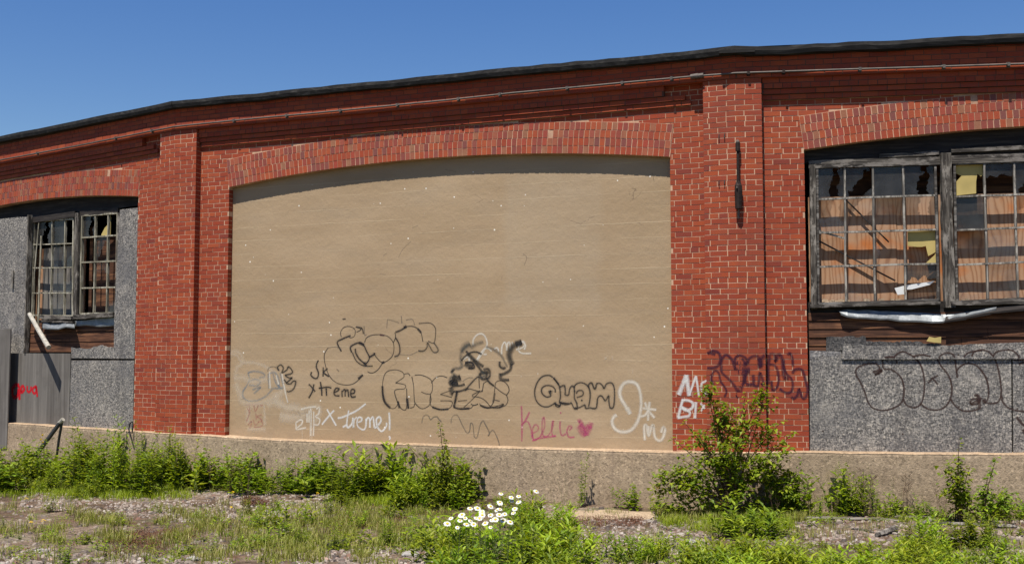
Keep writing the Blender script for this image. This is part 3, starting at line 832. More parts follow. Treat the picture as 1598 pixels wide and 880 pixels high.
ta = FL.at(45, 400, -.24)[0]; tb = FL.at(116, 400, -.24)[0]; tc = FL.at(190, 400, -.24)[0]
inner_board(FL, ta-.1, ta+.46, zb-.1, zt, .245, win_l, mat_ply); inner_board(FL, ta+.465, tb+.05, zb-.1, zt+.005, .25, win_l, mat_greyply)
inner_board(FL, tb+.10, tb+.30, zb-.1, zt+.1, .26, win_l, mat_ply); inner_board(FL, tb+.42, tb+.50, zb-.1, zt+.3, .262, win_l, mat_siding); inner_board(FL, tb+.62, tc+.1, zb-.1, zt+.1, .26, win_l, mat_siding)
# leaning loose bars in front
for (a, c, r, oo) in (((108,135),(68,645),.011,(-.07,-.03)), ((122,205),(104,700),.016,(-.08,.0))):
    b = MB(); b.tube([PX(FL,*wl([a])[0],oo[0]), PX(FL,*wl([((a[0]+c[0])/2-2,(a[1]+c[1])/2)])[0],sum(oo)/2), PX(FL,*wl([c])[0],oo[1])], r, 8); part(b, 'loose_sash_bar', mat_muntin_y, FL, win_l)
wz = siding(FL, 43, 182, 502, 549, 3, .10, win_l, mat_siding)
b = MB(); ta = FL.at(-400, 500)[0]; b.box(max(.9, ta), aL_['tB'], .14, .17, ZL-.05, FL.at(90, 498, -.1)[1]); part(b, 'rear_boarding', mat_head, FL, win_l)
top = wl([(130,660),(170,682),(220,680),(260,676),(302,684)]); edg = wl([(128,708),(170,712),(215,712),(255,700),(304,706)])
flashing(FL, top, edg, -.07, [0,.02,.03,.05,.06], 'flashing', mat_flash, win_l)
top = wl([(306,672),(370,668),(440,655),(523,652)]); edg = wl([(306,694),(370,690),(440,697),(523,692)])
flashing(FL, top, edg, -.07, [-.06,-.055,-.05,-.06], 'flashing', mat_flash, win_l)
wb2 = zz(0, 300, 2.2)
board(FL, [(-175,345),(-60,342)]+wb2([(0,92),(60,86),(104,84),(80,552),(30,552)])+[(-10,552),(-170,552)], -.035, .018, mat_osb, label='tall flake board on the far left')
board(FL, [(-176,556),(-8,556),(-10,660),(-178,640)], -.035, .018, mat_osb)
board(FL, [(-400,350),(-179,345),(-181,640),(-400,625)], -.035, .018, mat_osb_d)
board(FL, [(-12,514),(16.5,513),(10,700),(-14,699)], .175, .02, mat_greyply, 'grey_board')
board(FL, wb2([(38,552),(242,553),(235,802),(22,792)]), -.012, .018, mat_greyply, 'grey_board', 'grey plywood sheet with red graffiti')
board(FL, wb2([(412,60),(474,53),(461,571),(245,569),(244,533)])+rag(wb2([(244,533),(300,538),(345,524),(365,532),(391,532)]), 4, .8)+wb2([(392,440)]), -.030, .018, mat_osb)
board(FL, wb2([(245,577),(460,577),(456,822),(237,802)]), -.024, .018, mat_osb)
b = MB()
b.bar(PX(FL,20,422,-.012), PX(FL,19,449,-.012), .05, .02, (0,-1,0)); part(b, 'wood_block', mat_post, FL)
# ------------------------------------------------------------------ graffiti: strokes of paint lying on their surface
def crom(pts, n=6):
    if len(pts) < 3: return pts
    r = []; P = [pts[0]]+list(pts)+[pts[-1]]
    for i in range(1, len(P)-2):
        a, b, c, d = P[i-1], P[i], P[i+1], P[i+2]
        for k in range(n):
            t = k/n; t2 = t*t; t3 = t2*t
            r.append(tuple(.5*((2*b[j])+(-a[j]+c[j])*t+(2*a[j]-5*b[j]+4*c[j]-d[j])*t2+(-a[j]+3*b[j]-3*c[j]+d[j])*t3) for j in (0, 1)))
    r.append(pts[-1]); return r
class Paint:
    def __init__(s, surf, name='graffiti'): s.surf = surf; s.k = 0; s.mb = {}; s.name = name
    def stroke(s, pts, width, mat, smooth=True):
        if mat in (sp_black, sp_thin) and .019 < width < .04 and not getattr(s, 'inh', 0):
            s.inh = 1; s.stroke(pts, width*2.3+.01, sp_halo); s.inh = 0
        if smooth: pts = crom(pts)
        s.k += 1; lift = .0012+s.k*.00005
        mb = s.mb.setdefault(mat.name, (MB(), mat))[0]
        q = [s.surf(x, y) for x, y in pts]
        # to 2-D on the surface
        L = []; n = len(q)
        for i in range(n):
            a = q[max(0, i-1)]; b = q[min(n-1, i+1)]; d = (b[0]-a[0], b[1]-a[1]); l = max(1e-6, sqrt(d[0]**2+d[1]**2))
            nx, nz = -d[1]/l, d[0]/l; w_ = width/2*1.32*(1+.3*noise.noise(Vector((q[i][0]*5, q[i][1]*5, s.k))))
            L.append(((q[i][0]+nx*w_, q[i][1]+nz*w_), (q[i][0]-nx*w_, q[i][1]-nz*w_)))
        for i in range(n-1):
            A = [L[i][0], L[i][1], L[i+1][1], L[i+1][0]]
            mb.face([s.to3(x, z, lift) for x, z in A], [(i/n, 0), (i/n, 1), ((i+1)/n, 1), ((i+1)/n, 0)])
    def done(s, F, parent, label):
        first = None
        for nm, (mb, mat) in s.mb.items():
            o = part(mb, s.name, mat, F, parent, label, uvs=True); first = first or o
            o.visible_shadow = True
def painter(F, out):
    p = Paint(lambda x, y: F.at(x, y, out)); p.to3 = lambda x, z, lift: (x, -out-lift, z); return p
def T(x0, y0, s): return lambda *pts: [(x0+x/s, y0+y/s) for x, y in pts]
IN = -.10
g1 = T(345, 530, 4.886); g2 = T(470, 480, 5.5); g3 = T(430, 570, 6.286); g4 = T(580, 500, 5.5); g5 = T(780, 570, 5.92)
# faded white clouds at the left
p = painter(FC, IN)
for pts, w_ in ((g1((50,130),(80,95),(130,95),(165,140),(150,190),(120,215),(110,300)), .075), (g1((60,110),(120,120),(160,170),(240,175),(330,200),(430,260)), .06),
                (g1((110,330),(150,420),(160,470),(260,490),(340,470),(440,420),(470,380)), .13), (g1((100,300),(170,290),(240,320),(350,300)), .12), (g1((350,500),(430,470),(500,520),(580,520),(620,570),(540,600),(450,590)), .15),
                (g1((200,520),(210,640)), .09), (g1((330,500),(335,650)), .06), (g1((200,680),(340,680)), .07), (g1((420,400),(430,480),(520,520)), .12),
                (g3((130,400),(240,440),(330,480),(120,500),(40,480)), .14), (g3((250,430),(420,400),(430,480),(380,560)), .08)):
    p.stroke(pts, w_, sp_wfaint)
for pts in (g1((465,260),(490,400),(510,480)), g1((420,270),(440,340)), g1((370,240),(375,370))): p.stroke(pts, .03, sp_wthin)
p.done(FC, infill, 'faded white sprayed clouds')
p = painter(FC, IN)
for pts in (g1((205,250),(215,300),(195,350),(165,400),(170,440),(210,465),(280,460),(340,430),(380,390),(400,370),(470,375)), g1((205,250),(260,240),(320,255),(330,280),(290,290)),
            g1((210,320),(260,300),(300,320),(270,350),(215,345)), g1((360,260),(365,370)), g1((360,260),(410,250),(440,300),(440,370)), g1((395,260),(425,340),(470,370)), g1((450,250),(480,370)), g1((240,380),(300,360),(250,410))):
    p.stroke(pts, .035, sp_blue)
for pts in (g1((355,240),(365,215),(395,205),(430,215),(445,240)), g1((440,235),(430,210),(455,190),(475,215),(465,250),(500,230),(515,205),(545,240),(530,260),(490,270),(520,290),(540,290),(500,330),(530,335),(550,315),(570,320),(555,370),(520,395),(500,390)), g1((480,300),(500,330))):
    p.stroke(pts, .024, sp_faint if pts[0][0] < 419 else sp_thin)
p.done(FC, infill, 'faded blue and black tag low on the left of the tan wall')
p = painter(FC, IN)
for pts in (g1((190,495),(300,490)), g1((215,500),(220,560)), g1((250,500),(262,545),(285,495)), g1((300,500),(318,500)), g1((265,560),(270,610)), g1((310,570),(275,585),(300,600),(312,620),(280,625)), g1((205,650),(230,620),(225,665),(210,668)), g1((245,610),(262,650),(290,620)), g1((300,600),(318,640),(300,662),(250,665)), g1((200,520),(215,560),(195,620))):
    p.stroke(pts, .024, sp_dred)
p.done(FC, infill, 'faded red letters at the bottom left of the tan wall')
# upper black outline piece
p = painter(FC, IN)
for pts, w_, m_ in ((g2((345,250),(338,215),(360,175),(405,160),(450,175),(465,205),(455,245),(425,258),(405,245)), .016, sp_thin), (g2((345,375),(310,300),(350,270),(425,238)), .024, sp_black), (g2((470,165),(520,175),(535,225)), .02, sp_thin),
    (g2((475,210),(515,185),(470,165)), .018, sp_thin), (g2((540,155),(545,235),(560,228)), .016, sp_faint), (g2((545,300),(560,260),(610,235),(690,232),(750,250),(790,300),(795,370),(770,430),(700,470),(650,430),(625,390)), .015, sp_thin),
    (g2((435,385),(425,335),(495,300),(535,320),(560,370),(585,425),(570,465),(545,475),(500,440),(470,390),(465,350)), .024, sp_black), (g2((495,300),(540,320)), .045, sp_black), (g2((585,425),(625,400),(630,385)), .028, sp_black),
    (g2((440,385),(470,450),(510,485),(555,500),(615,500)), .02, sp_thin), (g2((540,470),(560,500)), .035, sp_black), (g2((700,470),(660,530),(610,560),(570,548)), .016, sp_thin), (g2((690,475),(715,465)), .04, sp_black),
    (g2((230,345),(200,400),(205,480),(240,580),(300,640),(380,662),(450,650),(500,610),(530,575)), .016, sp_thin), (g2((490,610),(530,575)), .035, sp_black), (g2((230,345),(290,335),(345,350)), .012, sp_faint),
    (g2((810,210),(860,190),(905,160)), .026, sp_black), (g2((880,170),(905,160)), .04, sp_black), (g2((905,160),(960,160),(1010,185),(1030,215),(1045,290)), .018, sp_thin), (g2((1000,180),(1030,215)), .04, sp_black),
    (g2((810,255),(840,310),(848,370),(835,405),(800,420)), .022, sp_black), (g2((805,210),(810,255),(790,300)), .016, sp_thin), (g2((740,100),(800,115),(840,130)), .014, sp_faint), (g2((740,100),(735,180)), .014, sp_faint),
    (g2((860,70),(865,135)), .018, sp_faint), (g2((900,105),(955,100),(975,150)), .016, sp_faint), (g2((1010,135),(1100,130),(1145,160),(1155,210),(1140,300),(1090,285)), .016, sp_thin), (g2((1140,300),(1175,355),(1165,380),(1130,375),(1085,300),(1080,340),(1050,370),(1005,368)), .02, sp_thin),
    (g2((850,400),(930,405),(1000,375)), .01, sp_faint), (g2((675,232),(715,238)), .026, sp_purple), (g2((305,525),(325,545)), .02, sp_faint), (g2((355,98),(383,95)), .018, sp_black), (g2((470,165),(440,190)), .012, sp_faint)):
    p.stroke(pts, w_, m_)
p.done(FC, infill, 'black bubble outline, the highest graffiti on the tan wall')
p = painter(FC, IN)
for pts in (g2((148,450),(130,500),(148,560),(140,600),(115,605),(85,580),(90,550)), g2((190,510),(188,590)), g2((228,520),(195,555),(238,590)), g2((65,655),(90,680),(120,720)), g2((110,655),(95,720),(65,775)),
            g2((165,635),(175,700),(178,755)), g2((150,690),(230,680),(260,690)), g2((215,690),(218,755)), g2((280,725),(310,715),(325,695),(300,690),(283,720),(290,750),(330,755)),
            g2((350,710),(352,765)), g2((352,720),(375,700),(378,760)), g2((378,720),(400,705),(408,765)), g2((425,735),(455,730),(458,705),(435,700),(425,730),(435,765),(470,760))):
    p.stroke(pts, .024, sp_black)
p.done(FC, infill, 'small black handwriting left of the big outlines')
p = painter(FC, IN)
for pts in (g3((455,580),(520,500),(575,440)), g3((505,430),(550,510),(595,590)), g3((610,515),(650,510),(720,480),(800,440),(885,375)), g3((718,440),(705,520),(700,590),(720,605),(755,560),(760,510)),
            g3((660,605),(700,580)), g3((758,510),(765,610),(770,540),(800,505)), g3((800,560),(840,545),(845,515),(815,510),(800,550),(810,600),(860,630),(885,600),(890,520)), g3((888,540),(910,510),(925,540),(925,610)),
            g3((925,545),(955,505),(965,560),(975,610),(1010,580),(1035,540),(1020,505),(990,530),(1000,600),(1040,645),(1085,600),(1090,560)), g3((1115,460),(1120,560),(1118,635)), g3((1110,695),(1125,705),(1118,728)),
            g3((200,560),(240,535),(265,540),(255,575),(205,625),(300,610)), g3((200,560),(205,630)), g3((250,430),(330,410),(400,405)), g3((345,420),(350,500),(345,690)), g3((375,450),(375,600),(372,690)), g3((310,470),(310,560)),
            g3((400,430),(430,410),(425,470),(395,500),(435,530),(420,580),(380,580)), g3((330,440),(330,560))):
    p.stroke(pts, .03, sp_white if pts[0][0] > 500 else sp_wthin)
p.done(FC, infill, 'white joined up word ending in an exclamation mark')
# FIBE lettering and the capped face
p = painter(FC, IN)
for pts in (g4((205,535),(250,505),(278,480),(262,440),(200,422),(130,440),(100,500),(92,600),(105,690),(150,745),(200,750),(232,700)), g4((205,535),(270,545),(292,560),(278,585),(200,598),(215,680),(245,745)),
            g4((278,460),(315,455),(330,475)), g4((300,580),(302,650),(300,700),(320,750)), g4((245,745),(270,765),(295,760),(305,700)), g4((345,480),(360,560),(365,660),(375,710),(430,755),(490,730),(510,680),(505,635),(520,600),(520,540),(500,500),(430,468),(370,468)),
            g4((425,610),(460,625),(505,632)), g4((505,640),(500,700),(520,740),(590,760),(660,755),(690,720),(680,690),(590,688)), g4((512,535),(550,490),(600,475),(650,490)), g4((590,632),(640,612),(680,600)), g4((590,632),(640,645),(690,660)),
            g4((330,750),(360,740),(370,710)), g4((730,610),(720,680),(705,740),(770,760),(850,750),(870,730),(915,715)), g4((925,610),(860,680),(790,745)), g4((860,640),(930,600)), g4((850,715),(880,725),(915,715)),
            g4((860,650),(930,660),(980,690),(1020,740)), g4((925,710),(960,745),(1030,745),(1130,715)), g4((1020,740),(1050,690),(1060,620)), g4((1060,560),(1050,640),(1040,700)), g4((1060,560),(1070,525),(1120,515),(1165,550),(1180,600),(1160,640),(1170,680),(1150,725),(1090,745)),
            g4((1060,570),(1110,610),(1160,640)), g4((960,540),(950,610)), g4((960,540),(1000,520),(1060,570)), g4((920,480),(925,580)), g4((800,600),(840,585),(925,608),(950,600)), g4((1055,680),(1100,690)), g4((740,690),(820,682))):
    p.stroke(pts, .0155, sp_thin)
for pts, w_ in ((g4((92,560),(98,640),(115,700),(160,748)), .035), (g4((225,690),(240,750)), .04), (g4((305,665),(315,755)), .035), (g4((735,600),(718,690),(708,740)), .035)): p.stroke(pts, w_, sp_black)
for pts in (g4((700,740),(760,755),(840,752)), g4((930,725),(990,745),(1040,742)), g4((1040,745),(1100,742),(1135,715)), g4((520,740),(590,762),(660,757))): p.stroke(pts, .024, sp_black)
p.done(FC, infill, 'thin black bubble letters below the face')
p = painter(FC, IN)
for pts, w_, m_ in ((g4((850,205),(800,230),(768,280),(765,340),(775,390),(750,410),(700,415),(695,450),(720,475),(680,490),(675,530),(700,560)), .05, sp_faint), (g4((845,205),(800,225),(770,270)), .09, sp_faint), (g4((700,440),(690,425)), .07, sp_thin),
    (g4((690,490),(720,500),(750,495),(765,490)), .09, sp_thin), (g4((680,510),(700,540),(740,530)), .10, sp_black), (g4((700,555),(760,558),(800,545)), .035, sp_thin), (g4((680,570),(690,620),(700,630)), .07, sp_thin), (g4((700,610),(760,605),(830,580)), .028, sp_thin),
    (g4((770,345),(800,310),(850,275),(900,270),(945,290)), .026, sp_thin), (g4((830,290),(870,330),(920,370),(960,395)), .05, sp_thin), (g4((805,365),(830,385),(870,395)), .08, sp_thin), (g4((800,360),(860,360),(880,405),(830,410)), .025, sp_black), (g4((810,260),(840,300)), .04, sp_thin),
    (g4((870,340),(920,400),(950,440),(990,455)), .035, sp_thin), (g4((960,420),(1000,415),(1015,450),(1005,490),(950,500),(930,460),(990,440),(985,480)), .035, sp_thin), (g4((940,430),(970,470),(940,490)), .05, sp_faint), (g4((980,480),(1010,530),(1050,560)), .03, sp_thin),
    (g4((980,225),(1050,250),(1110,300),(1130,330)), .045, sp_faint), (g4((1100,350),(1100,390),(1130,410),(1150,400)), .035, sp_thin), (g4((1130,330),(1165,400)), .03, sp_faint), (g4((1290,190),(1240,205),(1200,240),(1180,290),(1190,340),(1210,380)), .08, sp_thin), (g4((1235,205),(1290,185)), .09, sp_black),
    (g4((1200,370),(1190,420),(1150,450),(1100,470)), .045, sp_thin), (g4((1105,450),(1110,500),(1160,510),(1180,505)), .05, sp_thin), (g4((850,230),(900,200),(960,185)), .06, sp_faint), (g4((745,470),(760,500)), .03, sp_thin), (g4((800,600),(860,530),(900,490),(920,480)), .02, sp_thin), (g4((780,520),(830,490),(870,490)), .014, sp_faint)):
    p.stroke(pts, w_*1.05, m_)
p.done(FC, infill, 'black sprayed profile of a face in a hood with a long tassel')
p = painter(FC, IN)
for pts in (g4((870,210),(875,160),(910,120),(950,115),(980,150),(990,210),(950,280),(905,345)), g4((900,340),(960,250),(1000,240),(1030,265)), g4((960,290),(990,290)), g4((1050,245),(1080,235),(1090,270)), g4((1115,290),(1120,220),(1145,185),(1160,240)), g4((1160,260),(1165,200),(1185,190),(1190,250)),
            g4((1215,210),(1205,185)), g4((1240,250),(1290,235),(1315,205),(1300,180),(1270,200),(1260,250),(1290,280),(1370,282)), g4((1300,185),(1320,215),(1310,250)), g4((790,330),(830,310),(840,350))):
    p.stroke(pts, .03, sp_wthin)
p.done(FC, infill, 'worn white scrawl over the hooded face')
p = painter(FC, IN)
for pts in (g4((430,880),(440,830),(465,808),(490,820),(505,850),(530,830),(560,825),(580,850),(600,870)), g4((680,880),(690,830),(720,808),(745,825),(780,900),(815,960),(840,950),(850,880),(870,900),(880,990),(905,1000),(930,900),(955,860),(975,890),(1010,960),(1000,990),(1040,940),(1080,1010),(1100,1080))):
    p.stroke(pts, .02, sp_faint)
p.done(FC, infill, 'faint grey zigzag line near the ledge')
p = painter(FC, IN)
for pts in (g5((490,110),(450,90),(390,105),(345,160),(322,240),(335,320),(380,370),(440,382),(490,360),(510,345),(520,375),(550,380),(565,350)), g5((495,110),(540,170),(555,220),(560,290),(548,335)), g5((470,285),(430,290),(390,255),(390,210),(430,185),(480,190),(510,220),(512,250)), g5((450,245),(470,232),(455,262)), g5((470,240),(470,285)),
            g5((555,200),(595,185),(605,230),(605,270),(635,270),(645,220),(665,190),(695,205)), g5((555,340),(600,360),(640,355),(660,345),(690,400),(720,395)), g5((690,230),(690,300),(710,345),(720,390),(760,375),(785,365),(795,395),(830,390)), g5((690,240),(690,190),(730,160),(780,165),(820,200),(835,260),(830,330),(820,380)),
            g5((705,260),(725,232),(765,235),(765,275),(710,295)), g5((750,318),(765,325)), g5((820,200),(825,170),(850,162),(870,210),(885,210),(895,170),(920,163),(945,180),(965,210),(985,170),(1030,160),(1055,200),(1060,290),(1050,380),(1020,390),(1008,330),(1003,280),(975,325),(940,280),(905,300),(890,390),(830,390))):
    p.stroke(pts, .022, sp_thin)
for pts in (g5((495,115),(545,175)), g5((505,350),(560,375)), g5((690,390),(720,398)), g5((545,340),(640,352))): p.stroke(pts, .022, sp_black)
p.done(FC, infill, 'dark outlined bubble name at the right of the tan wall')
p = painter(FC, IN)
for pts in (g5((200,375),(205,540),(203,700)), g5((275,430),(240,500),(205,550)), g5((215,530),(260,520),(290,600),(300,670)), g5((305,625),(350,600),(352,560),(325,548),(303,590),(305,660),(325,690),(375,655)), g5((375,655),(412,570),(408,480),(392,520),(396,640),(440,655)), g5((440,655),(482,590),(492,510),(480,560),(485,640),(515,650)), g5((558,515),(556,580),(572,645),(610,630)), g5((300,695),(350,675),(440,660),(520,650)),
            g5((640,600),(665,570),(640,560),(620,610),(640,660),(690,660)), g5((560,430),(565,445))):
    p.stroke(pts, .026, sp_pink)
for pts, w_ in ((g5((720,520),(740,515),(765,560),(790,590)), .06), (g5((725,560),(760,620),(795,640)), .09), (g5((740,540),(790,620)), .08), (g5((845,525),(830,580),(800,640)), .07), (g5((800,560),(850,570)), .06), (g5((815,545),(790,610),(800,650)), .07)): p.stroke(pts, w_, sp_pink)
p.done(FC, infill, 'pink handwritten name followed by a pink heart')
p = painter(FC, IN)
for pts, w_ in ((g5((1205,450),(1160,370),(1118,300),(1110,230),(1150,165),(1210,150),(1270,180),(1300,270),(1305,380),(1280,500),(1220,590),(1140,615),(1070,590),(1038,530),(1050,480),(1080,455)), .05), (g5((1175,390),(1205,450)), .06),
    (g5((1320,395),(1360,400),(1445,410)), .04), (g5((1340,340),(1370,410),(1430,485)), .04), (g5((1385,335),(1372,420),(1370,510)), .04), (g5((1300,470),(1340,460),(1370,420)), .04),
    (g5((1340,690),(1335,570),(1355,555),(1375,650),(1405,560),(1420,560),(1430,650),(1460,690),(1500,680),(1525,600),(1510,570),(1490,620)), .042), (g5((1375,560),(1378,650)), .03)):
    p.stroke(pts, w_, sp_wthin)
for pts in (g5((960,-80),(990,-60)), g5((1225,35),(1225,75)), g5((1000,-90),(960,-50)), g5((1040,-90),(1042,-50))): p.stroke(pts, .014, sp_wfaint)
p.done(FC, infill, 'big worn white loop beside a small white star mark')
p = painter(FC, IN)
gi = lambda *pts: list(pts)
for pts in (gi((622,402),(628,390),(641,377)), gi((598,399),(604,395)), gi((816,396),(822,402),(818,414)), gi((592,427),(602,429)), gi((643,356),(652,352)), gi((695,265),(712,268)), gi((1018,270),(1021,284))):
    p.stroke(pts, .008, sp_faint)
for x in (471, 483, 486): p.stroke([(x, 640), (x+.5, 668), (x+1, 690)], .02, sp_wfaint)
p.name = 'crack'; p.done(FC, infill, None)
# on the brick left of the pilaster and on the pilaster
g6 = T(1040, 530, 6.287)
tpil = LEN+tl
class MultiFace: pass
def surf_brick():
    def s(x, y):                                     # flat on whichever brick face the ray meets: pilaster in front of the wall plane
        t, z = FC.at(x, y, PW)
        if x <= 1096: return FC.at(x, y, 0.0)
        if t <= LEN: return (t, z)
        t2, z2 = FR.at(x, y, PW); 
        if t2 < tr: return (LEN+t2, z2)
        t3, z3 = FR.at(x, y, 0); return (LEN+t3, z3)
    return s
p = Paint(surf_brick())
def to3(x, z, lift):
    if x < tpil: return FC.world(x, lift+.001, z)
    if x <= LEN: return FC.world(x, PW+lift+.001, z)
    if x-LEN < tr: return FR.world(x-LEN, PW+lift+.001, z)
    return FR.world(x-LEN, lift+.001, z)
p.to3 = to3
for pts, w_ in ((g6((120,540),(145,480),(175,400),(195,345)), .055), (g6((195,345),(205,420),(225,550)), .06), (g6((160,420),(200,400)), .05), (g6((225,545),(260,440),(290,355)), .03), (g6((290,355),(305,450),(320,560)), .032), (g6((390,395),(350,420),(345,480),(370,530),(405,545)), .032),
    (g6((160,590),(140,660),(115,760)), .04), (g6((150,590),(220,595),(262,625),(250,670),(200,690),(150,660)), .035), (g6((150,665),(200,690)), .055), (g6((200,695),(230,710),(220,745),(170,755),(115,765)), .035), (g6((290,610),(285,700),(280,770)), .035), (g6((335,620),(355,680)), .025), (g6((355,640),(340,700)), .025), (g6((385,660),(400,720)), .03), (g6((120,745),(125,775)), .05)):
    p.stroke(pts, w_, sp_white)
def whole(p, label):
    for nm, (mb, mat) in p.mb.items(): part(mb, 'graffiti', mat, label=label, uvs=True)
whole(p, 'white letters sprayed on the brick beside the tan wall')
p = Paint(surf_brick()); p.to3 = to3
for pts, w_ in ((g6((480,145),(430,130),(410,135),(440,110),(490,115),(520,140),(530,190),(510,250),(460,275),(400,275)), .04), (g6((530,250),(550,180),(590,150),(640,190),(660,240),(680,290),(700,210)), .04), (g6((540,250),(545,320),(620,390),(680,470),(715,560),(740,470),(770,380),(790,300)), .038),
    (g6((450,330),(480,300),(515,330),(530,400),(570,460),(590,510),(570,560)), .034), (g6((450,330),(440,390),(460,440)), .04), (g6((670,230),(680,170),(730,155),(780,180),(790,240),(740,180)), .038), (g6((800,230),(815,180),(860,160),(900,165),(915,220),(920,280)), .042), (g6((670,245),(780,240)), .06), (g6((700,305),(820,300)), .08), (g6((760,330),(770,430)), .05),
    (g6((850,340),(850,430),(780,435)), .045), (g6((850,440),(900,445),(915,320),(950,420),(935,440),(1000,430)), .036), (g6((930,260),(930,190),(960,160),(1010,165),(995,260),(1000,430)), .05), (g6((1010,140),(1060,145),(1075,210),(1090,150),(1120,150),(1140,210)), .042), (g6((1010,240),(1060,250),(1090,300),(1100,400),(1080,470),(1040,490),(1030,400)), .038),
    (g6((1150,190),(1150,260),(1180,330),(1225,380),(1240,450),(1220,510),(1170,520),(1110,480)), .034), (g6((1190,150),(1210,130),(1235,180),(1240,260)), .036), (g6((1140,210),(1150,320),(1165,375),(1200,370)), .055), (g6((1240,330),(1250,300),(1300,285),(1340,310),(1370,420),(1385,500),(1360,570),(1330,560),(1300,480),(1285,540),(1250,575),(1225,560)), .036), (g6((910,180),(920,270)), .06)):
    p.stroke(pts, w_, sp_purple)
whole(p, 'dark purple tag sprayed across the pilaster above the shrub')
# on the flake boards: the upper strip stands in front of the lower sheet
g7 = T(1320, 530, 5.748)
def surf_osb(x, y): return FR.at(x, y, -.020 if y < 559.8 else -.045)
p = Paint(surf_osb); z559 = FR.at(1450, 559.8, -.03)[1]
p.to3 = lambda x, z, lift: (x, (.020 if z > z559 else .045)-lift, z)
for pts in (g7((300,270),(295,235),(250,212),(160,225),(95,260),(95,320),(130,380),(170,470),(200,560),(250,615),(340,632),(430,610),(500,560),(522,460),(505,360),(460,300),(400,265),(345,262),(330,215),(345,165),(440,160)),
            g7((345,158),(395,152),(440,160),(460,215)), g7((430,160),(470,120),(520,108),(570,130),(610,155),(660,210),(690,280),(705,380),(700,480),(680,560),(640,600),(590,605),(540,580),(515,530)), g7((600,150),(680,135),(760,150)),
            g7((760,165),(820,180),(850,230),(920,320),(950,420),(940,520),(890,600),(820,628),(740,620),(690,590),(670,565)), g7((835,180),(850,140),(910,118),(965,135),(980,190),(990,270),(1000,340)), g7((990,300),(1010,255),(1070,215),(1150,220),(1210,270),(1260,350),(1280,450),(1270,540),(1240,560)),
            g7((940,530),(980,590),(1050,635),(1140,635),(1210,610)), g7((740,385),(780,345),(825,320)), g7((770,335),(825,400)), g7((1130,150),(1150,110),(1220,90),(1290,115),(1340,180),(1370,280),(1390,400),(1390,500),(1360,560),(1300,570),(1250,560)), g7((1060,155),(1090,120),(1140,105),(1220,95)),
            g7((1320,150),(1350,110),(1430,92),(1500,100),(1550,150),(1540,180)), g7((1395,500),(1410,560),(1460,610),(1540,635),(1600,642)), g7((1500,180),(1540,185),(1600,175)), g7((1550,220),(1600,200))):
    p.stroke(pts, .022, sp_brown)
for pts, w_ in ((g7((240,290),(320,268),(290,300),(260,310),(325,280)), .03), (g7((1110,565),(1140,530),(1200,540),(1170,575),(1120,575),(1180,545),(1220,520)), .03), (g7((1180,490),(1195,540),(1200,610)), .045), (g7((1150,500),(1185,490)), .03), (g7((1240,530),(1245,570)), .045), (g7((1530,690),(1570,740),(1610,775)), .04), (g7((1590,800),(1610,850)), .04)):
    p.stroke(pts, w_, sp_brown)
for nm, (mb, mat) in p.mb.items(): part(mb, 'graffiti', mat, FR, label='row of brown outlined loops across the flake boards', uvs=True)
# red word on the grey sheet
g8 = T(0, 580, 11)
p = painter(FL, -.012)
for pts, w_ in ((g8((330,240),(270,225),(220,280),(215,380),(250,440),(300,400),(325,300)), .075), (g8((330,240),(335,350),(335,480)), .06), (g8((350,340),(380,350),(420,300),(400,250),(370,260),(365,350)), .055), (g8((470,240),(470,320),(500,345),(530,310),(535,250)), .055), (g8((620,250),(570,280),(560,330),(590,370),(620,340),(620,260),(635,350),(640,430)), .055)):
    p.stroke(pts, w_, sp_red)
for nm, (mb, mat) in p.mb.items(): part(mb, 'graffiti', mat, FL, label='red sprayed letters on the grey plywood sheet', uvs=True)

# ------------------------------------------------------------------ fittings on the wall
cond = [(-420, 340), (-200, 295), (0, 250), (120, 228), (235, 205), (262, 200), (294, 195.5), (400, 185), (500, 176), (700, 156.5), (800, 145.5), (900, 136.5), (1000, 127), (1084, 119.5), (1125, 116.5), (1187, 113.3), (1300, 109.5), (1450, 105), (1598, 100), (1760, 95), (2000, 88)]
OC = .152
st = stations(dens(cond, 40), OC)
root = tag(empty('wall_conduit', FC.world(LEN/2, OC, CZ+3.5)), 'long thin grey pipe running along the brick frieze under the roof edge', 'pipe')
ring = [(OC+.013*cos(k*pi/4), .013*sin(k*pi/4)) for k in range(8)]
b = sweep(st, ring, 'pipe', mat_conduit); o = b.build('pipe', mat_conduit, None, True); o.parent = root
def reparent(o, root): o.matrix_parent_inverse = Matrix.Translation(root.location).inverted() if root.rotation_euler.z == 0 else (Matrix.Translation(root.location) @ Matrix.Rotation(root.rotation_euler.z, 4, 'Z')).inverted()
reparent(o, root)
def cy(px):
    for (x0, y0), (x1, y1) in zip(cond, cond[1:]):
        if x0 <= px <= x1: return y0+(y1-y0)*(px-x0)/(x1-x0)
for px in (58, 180, 237, 365, 447, 531, 620, 715, 780, 885, 971, 1048, 1168, 1223, 1342, 1473, 1574):
    F = FL if px < 271 else (FC if px < 1147 else FR); t, z = F.at(px, cy(px), OC)
    b = MB(); b.box(t-.016, t+.016, -OC-.019, -FO+.01, z-.021, z+.021); b.box(t-.022, t+.022, -FO-.006, -FO+.01, z-.034, z+.03)
    o = b.build('clamp', mat_conduit if px not in (1168, 1223) else mat_rust); place(o, F); o.parent = root; reparent(o, root)
for px in (1084, 1092):
    t, z = FC.at(px, cy(px), OC); b = MB(); b.tube([FC.world(t-.05, OC, z-.003), FC.world(t+.05, OC, z+.003)], .032, 10); o = b.build('coupling', mat_conduit); o.parent = root; reparent(o, root)

